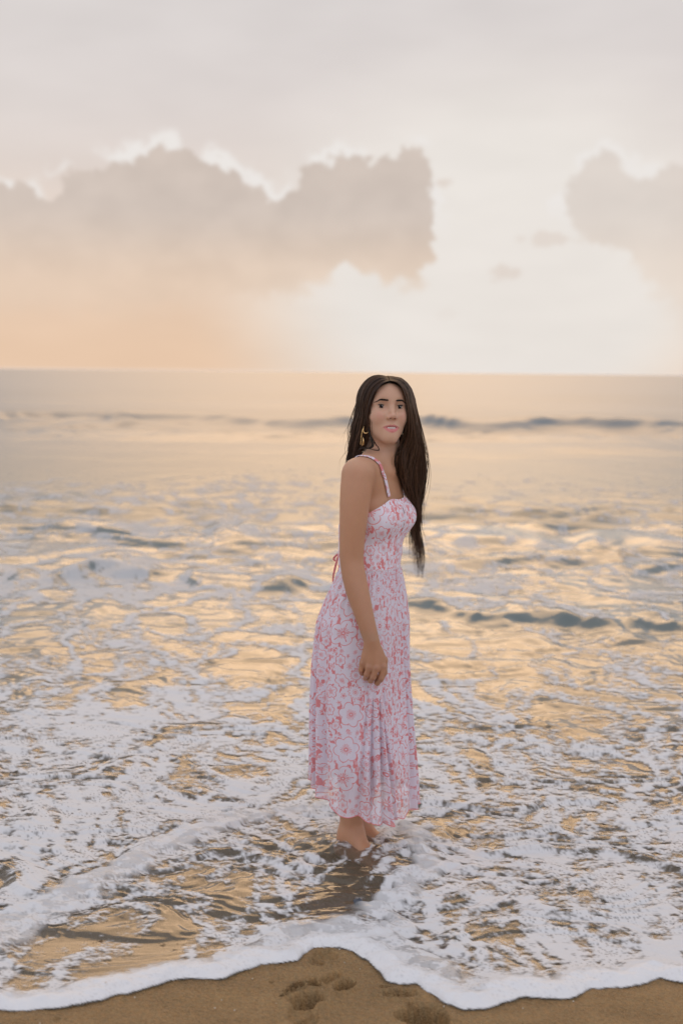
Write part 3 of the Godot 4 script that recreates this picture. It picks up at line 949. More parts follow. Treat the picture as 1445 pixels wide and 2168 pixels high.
func hand_field(p: Vector3) -> float:
	var d := near_arm(p)
	d = smin(d, egg(p - Vector3(0.0447, 0.7401, 0.23), Vector3(0.034, 0.044, 0.018)), 0.02)
	# knuckles, joints and tips of the four fingers; they close on the cloth behind them
	var rows := [
		[Vector3(0.0767, 0.705, 0.236), Vector3(0.0711, 0.6686, 0.238), Vector3(0.0597, 0.6487, 0.218), Vector3(0.0583, 0.667, 0.203), 0.0108],
		[Vector3(0.0553, 0.7027, 0.248), Vector3(0.0452, 0.6731, 0.246), Vector3(0.0383, 0.6575, 0.224), Vector3(0.043, 0.6768, 0.206), 0.0110],
		[Vector3(0.0328, 0.7051, 0.246), Vector3(0.0256, 0.6815, 0.243), Vector3(0.0232, 0.6657, 0.22), Vector3(0.0292, 0.6857, 0.205), 0.0104],
		[Vector3(0.0118, 0.7146, 0.234), Vector3(0.0076, 0.694, 0.231), Vector3(0.011, 0.679, 0.211), Vector3(0.0186, 0.6968, 0.2), 0.0092]]
	var w: Vector3 = Vector3(0.0413, 0.7798, 0.23)
	for q in rows:
		var r: float = q[4]
		d = smin(d, cone(p, w + (q[0] - w) * 0.15, q[0] - Vector3(0, 0, 0.002), 0.014, r * 1.03), 0.014)
	var fingers := 10.0
	for q in rows:
		var r: float = q[4]
		var c := cone(p, q[0], q[1], r, r * 0.90)
		c = smin(c, cone(p, q[1], q[2], r * 0.90, r * 0.82), 0.004)
		c = smin(c, cone(p, q[2], q[3], r * 0.82, r * 0.72), 0.004)
		fingers = smin(fingers, c, 0.0016)
	d = smin(d, fingers, 0.007)
	var th := cone(p, Vector3(0.0567, 0.7578, 0.226), Vector3(0.0816, 0.7219, 0.214), 0.015, 0.0115)
	th = smin(th, cone(p, Vector3(0.0816, 0.7219, 0.214), Vector3(0.0824, 0.6798, 0.204), 0.0112, 0.0095), 0.005)
	th = smin(th, cone(p, Vector3(0.0824, 0.6798, 0.204), Vector3(0.0707, 0.6532, 0.203), 0.0095, 0.0078), 0.005)
	return smin(d, th, 0.009)

const EYE_X := 0.0310
const EYE_Y := 0.0005
const EYE_Z := 0.0545
const EYE_R := 0.0165

func head_field(p: Vector3) -> float:
	var q: Vector3 = head_basis.inverse() * (p - head_at)
	var d := face_field(q)
	return smin(d, torso_field(p), 0.022)

func face_field(q: Vector3) -> float:
	var s := q
	s.x = absf(q.x)
	var d := egg(q - Vector3(0, 0.026, -0.012), Vector3(0.071, 0.080, 0.092))
	d = smin(d, egg(q - Vector3(0, -0.026, 0.020), Vector3(0.0570, 0.086, 0.060)), 0.03)
	d = smin(d, egg(q - Vector3(0, 0.042, 0.028), Vector3(0.054, 0.048, 0.054)), 0.03)
	d = smin(d, (s - Vector3(0.034, -0.029, 0.046)).length() - 0.025, 0.03)
	d = smin(d, cone(s, Vector3(0.0405, -0.054, 0.010), Vector3(0.0115, -0.098, 0.058), 0.0190, 0.0150), 0.025)
	d = smin(d, (q - Vector3(0, -0.098, 0.064)).length() - 0.0165, 0.02)
	d = smin(d, egg(q - Vector3(0, -0.070, 0.058), Vector3(0.026, 0.024, 0.024)), 0.02)
	if q.z > 0.0 and q.y < 0.06:
		d = smin(d, cone(s, Vector3(0.014, 0.0175, 0.0715), Vector3(0.045, 0.0165, 0.055), 0.0075, 0.0075), 0.014)
		# eye sockets, then the lids
		d = smax(d, -((s - Vector3(EYE_X - 0.001, 0.002, 0.0865)).length() - 0.0190), 0.013)
		d = smin(d, (s - Vector3(EYE_X, EYE_Y, EYE_Z)).length() - (EYE_R - 0.0004), 0.0035)
		# nose
		d = smin(d, cone(q, Vector3(0, 0.008, 0.0735), Vector3(0, -0.026, 0.0905), 0.0068, 0.0078), 0.012)
		d = smin(d, (q - Vector3(0, -0.0315, 0.0945)).length() - 0.0092, 0.007)
		d = smin(d, egg(s - Vector3(0.0108, -0.0355, 0.0850), Vector3(0.0072, 0.0070, 0.0085)), 0.006)
		d = smax(d, -egg(s - Vector3(0.0062, -0.0408, 0.0905), Vector3(0.0036, 0.0038, 0.0055)), 0.003)
		# lips
		d = smin(d, cone(s, Vector3(0.005, -0.0615, 0.0820), Vector3(0.0270, -0.0660, 0.0690), 0.0046, 0.0022), 0.005)
		d = smin(d, cone(s, Vector3(0.0, -0.0780, 0.0800), Vector3(0.0255, -0.0682, 0.0690), 0.0056, 0.0022), 0.005)
		d = smax(d, -egg(q - Vector3(0, -0.0692 + s.x * s.x * 8.0, 0.0850), Vector3(0.0210, 0.0036, 0.0120)), 0.002)
	d = smin(d, egg(s - Vector3(0.070, -0.012, -0.008), Vector3(0.009, 0.030, 0.017)), 0.008)
	return d

func face_z(x: float, y: float) -> float:
	var z := 0.115
	for k in 40:
		var f := face_field(Vector3(x, y, z))
		if f < 0.0003: break
		z -= maxf(f * 0.8, 0.0004)
	return z

func hairline(q: Vector3) -> float:
	# above zero where hair grows
	var line := 0.076 - 10.0 * q.x * q.x
	var front := q.y - line
	var sides := (0.026 - q.z) * 0.9
	if q.y < -0.045: sides = -1.0 if q.z > -0.05 else 0.01
	return maxf(front, sides)

func skin_color(p: Vector3) -> Color:
	var base := Color(0.550, 0.285, 0.165)
	var m := nf.get_noise_3d(p.x * 18.0, p.y * 18.0, p.z * 18.0) * 0.035 + nz.get_noise_3d(p.x * 150.0, p.y * 150.0, p.z * 150.0) * 0.015
	return Color(base.r * (1.0 + m), base.g * (1.0 + m * 1.1), base.b * (1.0 + m * 0.9))

func face_color(p: Vector3) -> Color:
	var c := skin_color(p)
	var pale := smoothstep(1.30, 1.42, p.y)
	c = c.lerp(Color(0.655, 0.395, 0.270), pale)
	var q: Vector3 = head_basis.inverse() * (p - head_at)
	var ax := absf(q.x)
	if q.z > 0.02:
		var blush := exp(-(pow((ax - 0.040) / 0.017, 2.0) + pow((q.y + 0.030) / 0.017, 2.0)))
		c = c.lerp(Color(0.690, 0.330, 0.250), blush * 0.55)
		var tip := exp(-(pow(q.x / 0.012, 2.0) + pow((q.y + 0.034) / 0.010, 2.0)))
		c = c.lerp(Color(0.660, 0.360, 0.260), tip * 0.5)
		var lid := exp(-(pow((ax - EYE_X) / 0.017, 2.0) + pow((q.y - 0.004) / 0.010, 2.0)))
		c = c.lerp(Color(0.420, 0.235, 0.155), lid * 0.75)
		# lips
		if ax < 0.0295:
			var t := ax / 0.0290
			var top := lerpf(-0.0575, -0.0658, pow(t, 1.8)) - 0.0016 * exp(-pow(ax / 0.004, 2.0))
			var low := lerpf(-0.0845, -0.0658, t * t)
			var k := smoothstep(-0.0006, 0.0010, minf(top - q.y, q.y - low))
			var lip := Color(0.520, 0.170, 0.155) if q.y > -0.069 else Color(0.680, 0.225, 0.225)
			c = c.lerp(lip, k * 0.92)
			if absf(q.y + 0.0690 - ax * ax * 8.0) < 0.0034 and ax < 0.0200 and q.z < 0.0775: c = Color(0.10, 0.03, 0.028)
		if (Vector3(ax, q.y, q.z) - Vector3(0.0062, -0.0412, 0.0890)).length() < 0.0042: c = Color(0.11, 0.045, 0.03)
	var hair := hairline(q)
	if p.y > 1.36 and q.y > -0.10:
		c = c.lerp(Color(0.018, 0.012, 0.009), smoothstep(-0.003, 0.004, hair) if q.y > -0.045 or q.z < -0.03 else 0.0)
	return c

func arm_color(p: Vector3) -> Color:
	var c := skin_color(p)
	# knuckles and elbow a little redder and darker
	var kn := 0.0
	for a in [Vector3(0.0763, 0.7075, 0.248), Vector3(0.055, 0.7052, 0.26), Vector3(0.0326, 0.7076, 0.258), Vector3(0.0117, 0.7167, 0.244), Vector3(0.0708, 0.6708, 0.248), Vector3(0.045, 0.6753, 0.256), Vector3(0.0254, 0.6836, 0.253)]:
		kn = maxf(kn, exp(-pow((p - a).length() / 0.011, 2.0)))
	c = c.lerp(Color(0.40, 0.195, 0.125), kn * 0.5)
	var el := exp(-pow((p - Vector3(-0.0592, 1.0292, 0.15)).length() / 0.03, 2.0))
	# skin colour gets darker from the upper arm down to the hand
	var darken := 0.16 * smoothstep(1.20, 0.80, p.y)
	c = Color(c.r * (1.0 - darken), c.g * (1.0 - darken * 1.15), c.b * (1.0 - darken * 1.25))
	return c.lerp(Color(0.27, 0.15, 0.10), el * 0.5)

func build_person():
	var who := Node3D.new()
	who.name = "person"
	add_child(who)
	who.position = Vector3(0.06, -0.03, -4.7)
	tag(who, "woman with long dark hair in a pink floral dress standing ankle-deep in the foam", "person")
	skin_mat = StandardMaterial3D.new()
	skin_mat.resource_name = "skin"
	skin_mat.vertex_color_use_as_albedo = true
	skin_mat.roughness = 0.47
	skin_mat.metallic_specular = 0.5
	skin_mat.subsurf_scatter_enabled = true
	skin_mat.subsurf_scatter_strength = 0.12
	build_body(who)
	build_face(who)
	build_dress(who)
	build_hair(who)
	build_jewellery(who)

func build_body(who: Node3D):
	var v := PackedVector3Array()
	var idx := PackedInt32Array()
	var col := PackedColorArray()
	var neck_y: float = 1.3869
	var wrist_y: float = 0.805
	for part in 3:
		var s: Array
		if part == 0: s = surface(0, Vector3(-0.22, -0.01, -0.32), Vector3(0.28, 1.426, 0.30), 0.0065)
		elif part == 1: s = surface(1, head_at + Vector3(-0.125, -0.16, -0.135), head_at + Vector3(0.125, 0.135, 0.135), 0.0021)
		else: s = surface(2, Vector3(-0.0349, 0.5952, 0.15), Vector3(0.1093, 0.9049, 0.3), 0.0023)
		var pv: PackedVector3Array = s[0]
		var pi: PackedInt32Array = s[1]
		var base := v.size()
		for p in pv:
			v.append(p)
			col.append(face_color(p) if part == 1 else arm_color(p) if p.x < 0.2 and p.z > 0.08 and p.y > 0.5 and p.y < 1.2 else face_color(p) if p.y > 1.25 else skin_color(p))
		for i in range(0, pi.size(), 3):
			var c: Vector3 = (pv[pi[i]] + pv[pi[i + 1]] + pv[pi[i + 2]]) / 3.0
			# each part keeps to its side of the joints, with a small overlap
			if part == 0 and c.y > neck_y + 0.006 and c.x < 0.15 and absf(c.z) < 0.12: continue
			if part == 1 and c.y < neck_y - 0.006: continue
			if part == 0 and c.z > 0.13 and c.y < wrist_y - 0.012 and c.y > 0.45: continue
			if part == 2 and c.y > wrist_y + 0.012: continue
			idx.append(base + pi[i]); idx.append(base + pi[i + 1]); idx.append(base + pi[i + 2])
	put("body", arrays_mesh(v, normals_of(v, idx), idx, col), skin_mat, who)

func hp(x: float, y: float, z: float) -> Vector3:
	return head_at + head_basis * Vector3(x, y, z)

func build_face(who: Node3D):
	var wet := StandardMaterial3D.new()
	wet.resource_name = "eye"
	wet.vertex_color_use_as_albedo = true
	wet.roughness = 0.3
	wet.metallic_specular = 0.25
	var dark := StandardMaterial3D.new()
	dark.resource_name = "lashes"
	dark.albedo_color = lin(0.012, 0.009, 0.008)
	dark.roughness = 0.6
	for sgn: float in [-1.0, 1.0]:
		# the part of the eyeball between the lids
		var c := Vector3(EYE_X * sgn, EYE_Y, EYE_Z)
		var gaze := Vector3(-0.0012, 0.0012, 0.0)
		var st := new_st()
		var nu := 36
		var nv := 16
		var up := PackedVector3Array()
		var low := PackedVector3Array()
		for i in nu + 1:
			var t := float(i) / nu * 2.0 - 1.0
			var x := t * 0.0158
			# the inner corner is lower and sharper than the outer one
			var inn := -t * sgn
			var mid := 0.0010 * -inn
			var top := mid + 0.0062 * pow(maxf(0.0, 1.0 - pow(absf(t), 2.2)), 0.75)
			var bot := mid - 0.0042 * pow(maxf(0.0, 1.0 - pow(absf(t), 2.0)), 0.9)
			for j in nv + 1:
				var y := lerpf(bot, top, float(j) / nv)
				var o := Vector3(x, y, sqrt(maxf(1e-6, EYE_R * EYE_R - x * x - y * y)))
				var p := c + o
				st.v.append(hp(p.x, p.y, p.z))
				st.n.append(head_basis * o.normalized())
				var r := (Vector2(x, y) - Vector2(gaze.x, gaze.y)).length()
				var k := Color(0.60, 0.55, 0.52)
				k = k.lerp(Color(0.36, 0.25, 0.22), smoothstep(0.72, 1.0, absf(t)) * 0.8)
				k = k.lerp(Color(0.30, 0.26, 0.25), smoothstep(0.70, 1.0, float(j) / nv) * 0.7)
				k = k.lerp(Color(0.022, 0.013, 0.009), 1.0 - smoothstep(0.0062, 0.0069, r))
				k = k.lerp(Color(0.006, 0.005, 0.005), 1.0 - smoothstep(0.0023, 0.0028, r))
				if (Vector2(x, y) - Vector2(0.0012, 0.0026)).length() < 0.0009: k = Color(0.75, 0.75, 0.75)  # catchlight painted into the eye colour
				st.c.append(k)
				st.uv.append(Vector2(t, y))
				if j == nv: up.append(hp(c.x + o.x, c.y + o.y, c.z + o.z + 0.0004))
				if j == 0: low.append(hp(c.x + o.x, c.y + o.y, c.z + o.z + 0.0002))
		for i in nu:
			for j in nv:
				var a := i * (nv + 1) + j
				st.i.append_array([a, a + 1, a + nv + 1, a + 1, a + nv + 2, a + nv + 1])
		var eye := put("eye", st_mesh(st), wet, who)
		# lash lines
		var ls := new_st()
		var ru := PackedFloat32Array()
		var rl := PackedFloat32Array()
		for i in nu + 1:
			var t := float(i) / nu * 2.0 - 1.0
			ru.append(0.0006 + 0.0012 * sqrt(maxf(0.0, 1.0 - t * t)) + 0.0003 * maxf(0.0, t * sgn))
			rl.append(0.0003 + 0.0003 * sqrt(maxf(0.0, 1.0 - t * t)))
		tube(ls, up, ru, 6, Color.WHITE)
		tube(ls, low, rl, 5, Color.WHITE)
		# lashes that stand out at the outer corner
		for i in 14:
			var q := up[int(lerpf(nu * 0.5, nu * (0.96 if sgn > 0.0 else 0.04), float(i) / 13.0))]
			var o: Vector3 = head_basis * Vector3(0.0030 * sgn * (0.2 + i / 13.0), 0.0022, 0.0038)
			tube(ls, PackedVector3Array([q, q + o * 0.6, q + o + head_basis * Vector3(0, 0.0010, 0)]), PackedFloat32Array([0.0003, 0.0002, 0.0001]), 3, Color.WHITE)
		put("eyelashes", st_mesh(ls), dark, who)
		# the fold of the upper lid
		# brow: short hairs that lie along its arch
		var bs := new_st()
		var rng := RandomNumberGenerator.new()
		rng.seed = 3
		for i in 260:
			var t := rng.randf()
			var x := lerpf(0.0125, 0.0510, t)
			var arch := lerpf(0.0195, 0.0228, smoothstep(0.0, 0.6, t)) - 0.0072 * smoothstep(0.55, 1.0, t)
			var wide := lerpf(0.0025, 0.0010, smoothstep(0.45, 1.0, t)) * lerpf(0.75, 1.0, smoothstep(0.0, 0.2, t))
			var y := arch + rng.randf_range(-1.0, 1.0) * wide
			var lx := 0.0048
			var ly := lerpf(0.0030, -0.0026, smoothstep(0.0, 0.85, t))
			var a := Vector3(x * sgn, y, face_z(x * sgn, y) + 0.0002)
			var bx := x + lx
			var b := Vector3(bx * sgn, y + ly * 0.6, face_z(bx * sgn, y + ly * 0.6) + 0.0004)
			var m := (a + b) * 0.5 + Vector3(0, 0, 0.0006)
			tube(bs, PackedVector3Array([hp(a.x, a.y, a.z), hp(m.x, m.y, m.z), hp(b.x, b.y, b.z)]), PackedFloat32Array([0.00045, 0.0004, 0.00015]), 3, Color.WHITE)
		put("eyebrow", st_mesh(bs), dark, who)
	# upper teeth behind the parted lips
	var ts := new_st()
	var bone := StandardMaterial3D.new()
	bone.resource_name = "teeth"
	bone.albedo_color = lin(0.86, 0.82, 0.77)
	bone.roughness = 0.25
	for k in 8:
		var x := (k - 3.5) * 0.0046
		var z := 0.0790 - x * x * 22.0
		var w := 0.0026
		tube(ts, PackedVector3Array([hp(x, -0.0635, z - 0.0012), hp(x, -0.0675, z), hp(x, -0.0702, z), hp(x, -0.0707, z - 0.0004)]), PackedFloat32Array([w, w, w * 0.98, w * 0.8]), 8, Color.WHITE, 1.0, head_basis.x)
	put("teeth", st_mesh(ts), bone, who)

func build_jewellery(who: Node3D):
	var gold := StandardMaterial3D.new()
	gold.resource_name = "gold"
	gold.albedo_color = lin(0.82, 0.55, 0.26)
	gold.metallic = 1.0
	gold.roughness = 0.25
	# earring of a chain and two leaves
	var st := new_st()
	var c := Color.WHITE
	tube(st, curve([Vector3(0.0102, 1.4636, 0.068), Vector3(0.0043, 1.4451, 0.068), Vector3(0.0015, 1.422, 0.068), Vector3(0.0001, 1.4035, 0.068)], 12), PackedFloat32Array([0.0014, 0.0012, 0.0012, 0.0016, 0.0012, 0.0012, 0.0016, 0.0012, 0.0012, 0.0016, 0.0012, 0.0008]), 6, c)
	tube(st, curve([Vector3(0.0075, 1.4284, 0.072), Vector3(0.0091, 1.4162, 0.074), Vector3(0.0077, 1.4054, 0.073), Vector3(0.0047, 1.4007, 0.072)], 9), PackedFloat32Array([0.0004, 0.0012, 0.0022, 0.0030, 0.0033, 0.0030, 0.0022, 0.0012, 0.0004]), 8, c, 0.5)
	var hoop := PackedVector3Array()
	var hr := PackedFloat32Array()
	for i in 15:
		var a := deg_to_rad(-30.0 - 200.0 * i / 14.0)
		hoop.append(Vector3(0.0164, 1.4515, 0.072) + Vector3(cos(a) * 0.0085, sin(a) * 0.0095, 0.0))
		hr.append(0.0006 + 0.0020 * sin(PI * i / 14.0))
	tube(st, hoop, hr, 6, c)
	put("earring", st_mesh(st), gold, who)
	# ring in the nostril
	var rs := new_st()
	var ring := PackedVector3Array()
	var rr := PackedFloat32Array()
	for i in 17:
		var a := TAU * i / 16.0
		ring.append(hp(-0.0175, -0.0375 + sin(a) * 0.0034, 0.0850 + cos(a) * 0.0034))
		rr.append(0.0006)
	tube(rs, ring, rr, 5, c)
	put("nose_ring", st_mesh(rs), gold, who)

# ---------------------------------------------------------------- dress
func flower_print() -> ImageTexture:
	# white blossoms outlined in coral, close together, on a tile that repeats
	var n := 1024
	var px := PackedByteArray()
	px.resize(n * n)            # 0 white .. 255 coral
	var rng := RandomNumberGenerator.new()
	rng.seed = 41
	# ground between the blossoms: torn coral patches
	for y in n:
		for x in n:
			var a := TAU * x / n
			var b := TAU * y / n
			var w := nf.get_noise_3d(cos(a) * 3.4 + 9.0, sin(a) * 3.4, cos(b) * 3.4) + nf.get_noise_3d(sin(b) * 3.4 + 5.0, cos(a) * 3.4, sin(a) * 3.4)
			px[y * n + x] = 255 if w > 0.36 else 0
	var placed := []
	var sizes := []
	for k in 10: sizes.append(rng.randf_range(92, 122))
	for k in 46: sizes.append(rng.randf_range(44, 66))
	for k in 220: sizes.append(rng.randf_range(15, 30))
	for r in sizes:
		for attempt in 60:
			var c := Vector2(rng.randf() * n, rng.randf() * n)
			var ok := true
			for q in placed:
				var dx := absf(c.x - q.x); dx = minf(dx, n - dx)
				var dy := absf(c.y - q.y); dy = minf(dy, n - dy)
				if Vector2(dx, dy).length() < (r + q.z) * 0.93:
					ok = false
					break
			if ok:
				placed.append(Vector3(c.x, c.y, r))
				break
	for q in placed:
		var r: float = q.z
		var kind := rng.randi() % 3 if r > 40.0 else rng.randi() % 2 + 3
		var petals := [5, 13, 6, 5, 7][kind] as int
		var turn := rng.randf() * TAU
		var stretch := rng.randf_range(0.72, 1.0)
		var tilt := rng.randf() * PI
		var line := 6.0 if r > 40.0 else 4.6
		for oy in range(-int(r) - 2, int(r) + 3):
			for ox in range(-int(r) - 2, int(r) + 3):
				var e := Vector2(ox, oy).rotated(tilt)
				e.x /= stretch
				var rad := e.length()
				if rad > r + 2.0: continue
				var a := e.angle() + turn
				var s := cos(a * petals)
				var lim := r * 0.82
				if kind == 0: lim = r * (0.66 + 0.32 * sqrt(absf(cos(a * petals * 0.5))))
				elif kind == 1: lim = r * (0.80 + 0.14 * (absf(fposmod(a * petals / TAU, 1.0) - 0.5) * 4.0 - 1.0))
				elif kind == 2: lim = r * (0.72 + 0.24 * absf(cos(a * petals * 0.5)))
				else: lim = r * (0.72 + 0.22 * s)
				if rad > lim: continue
				var v := 0
				if rad > lim - line: v = 255
				elif r > 40.0:
					var core := r * 0.15
					if kind == 1: core = r * 0.17
					if rad < core: v = 255 if rad > core * 0.42 else 0
					elif kind != 1 and rad < r * (0.26 + 0.16 * absf(sin(a * 7.3))) and absf(fposmod(a * petals * 3.0 / TAU, 1.0) - 0.5) < 0.20: v = 255
					elif kind == 0 and absf(fposmod(a * petals / TAU + 0.5, 1.0) - 0.5) < 0.045 and rad < lim * 0.72: v = 255
					elif kind == 1 and absf(rad - r * 0.30) < 2.2: v = 255 if fposmod(a * 11.0 / TAU, 1.0) < 0.6 else 0
				else:
					if rad < r * 0.34: v = 255 if kind == 3 or rad > r * 0.15 else 0
				px[posmod(int(q.y) + oy, n) * n + posmod(int(q.x) + ox, n)] = v
	var im := Image.create(n, n, false, Image.FORMAT_RGB8)
	var white := lin(0.85, 0.795, 0.895)
	var coral := lin(0.82, 0.30, 0.31)
	for y in n:
		for x in n:
			im.set_pixel(x, y, coral if px[y * n + x] > 127 else white)
	return ImageTexture.create_from_image(im)

# size and place of the skirt by height: [pixel row's height, centre, half depth, half breadth]
var skirt_rows := [
	[0.9995, Vector3(0.037, 1.0005, 0.0), 0.092, 0.122],
	[0.9534, Vector3(0.0344, 0.9544, 0.0), 0.104, 0.142],
	[0.8897, Vector3(0.0257, 0.8905, 0.0), 0.122, 0.172],
	[0.8178, Vector3(0.0186, 0.8186, 0.0), 0.138, 0.192],
	[0.6734, Vector3(0.0139, 0.6741, 0.0), 0.146, 0.198],
	[0.512, Vector3(0.0173, 0.5127, 0.0), 0.150, 0.200],
	[0.3495, Vector3(0.0256, 0.3503, 0.0), 0.153, 0.203],
	[0.2023, Vector3(0.0321, 0.2031, 0.0), 0.156, 0.206]]

func skirt_point(y: float, a: float, inner: bool) -> Vector3:
	var k := 0
	while k < skirt_rows.size() - 2 and y < skirt_rows[k + 1][0]: k += 1
	var t := clampf((y - skirt_rows[k][0]) / (skirt_rows[k + 1][0] - skirt_rows[k][0]), 0.0, 1.3)
	var c: Vector3 = skirt_rows[k][1].lerp(skirt_rows[k + 1][1], t)
	var rf := lerpf(skirt_rows[k][2], skirt_rows[k + 1][2], t)
	var rs := lerpf(skirt_rows[k][3], skirt_rows[k + 1][3], t)
	var top: float = skirt_rows[0][0]
	var fall := clampf((top - y) / (top - 0.19), 0.0, 1.1)
	var ca := cos(a)
	var sa := sin(a)
	var r := 1.0 / sqrt(pow(ca / rf, 2.0) + pow(sa / rs, 2.0))
	# folds that open towards the hem, gathers at the waist
	var wav := nz.get_noise_2d(cos(a) * 1.1 + 3.0, sin(a) * 1.1 + fall * 0.5) * 0.8
	var f1 := sin(a * 8.0 + wav * 3.0 + fall * 0.6)
	var f2 := sin(a * 19.0 + wav * 5.0 - fall * 0.8)
	var fold := (absf(f1) * 1.4 - 0.8) * 0.55 + f2 * 0.38
	var amp := (0.003 + 0.034 * pow(fall, 1.2)) * (0.65 + 0.5 * nz.get_noise_2d(cos(a) * 0.9 + 7.0, sin(a) * 0.9))
	r += fold * amp * (0.55 if inner else 1.0)
	if not inner:
		r += sin(a * 47.0 + wav * 4.0) * 0.0022 * (1.0 - smoothstep(0.02, 0.22, fall)) * smoothstep(0.0, 0.02, fall)
		# the handful of cloth that is lifted
		var da := wrapf(a - deg_to_rad(46.0), -PI, PI)
		var drop := (0.6154 - y)
		if drop > -0.16:
			var w := 0.085 + 0.40 * maxf(drop, 0.0) + 0.5 * maxf(-drop, 0.0)
			var lift := 0.040 * exp(-pow(da / w, 2.0)) * (1.0 - 0.25 * smoothstep(0.0, 0.4, drop)) * smoothstep(-0.16, -0.005, drop)
			r += lift
			if drop > 0.0:
				r += (absf(sin(da / w * 3.6 + 0.6)) - 0.55) * 0.040 * smoothstep(0.0, 0.05, drop) * exp(-pow(da / (w * 1.6), 2.0)) * (0.6 + 0.5 * smoothstep(0.0, 0.3, drop))
			else:
				r += sin(da * 30.0 + drop * 20.0) * 0.004 * exp(-pow(da / w, 2.0)) * smoothstep(-0.14, -0.01, drop)
	else:
		r -= 0.012
	var p := c + (FWD * ca + SIDE * sa) * r
	p.y = y
	return p

func sheet(called: String, pts: PackedVector3Array, cols: int, rows: int, uv: PackedVector2Array, col: PackedColorArray, mat: Material, parent: Node) -> MeshInstance3D:
	# a closed ring of columns (the last repeats the first), rows downwards
	var idx := PackedInt32Array()
	for i in rows - 1:
		for j in cols - 1:
			var a := i * cols + j
			idx.append_array([a, a + cols, a + 1, a + 1, a + cols, a + cols + 1])
	var n := normals_of(pts, idx)
	for i in rows:
		var s := (n[i * cols] + n[i * cols + cols - 1]).normalized()
		n[i * cols] = s
		n[i * cols + cols - 1] = s
	return put(called, arrays_mesh(pts, n, idx, col, uv), mat, parent)

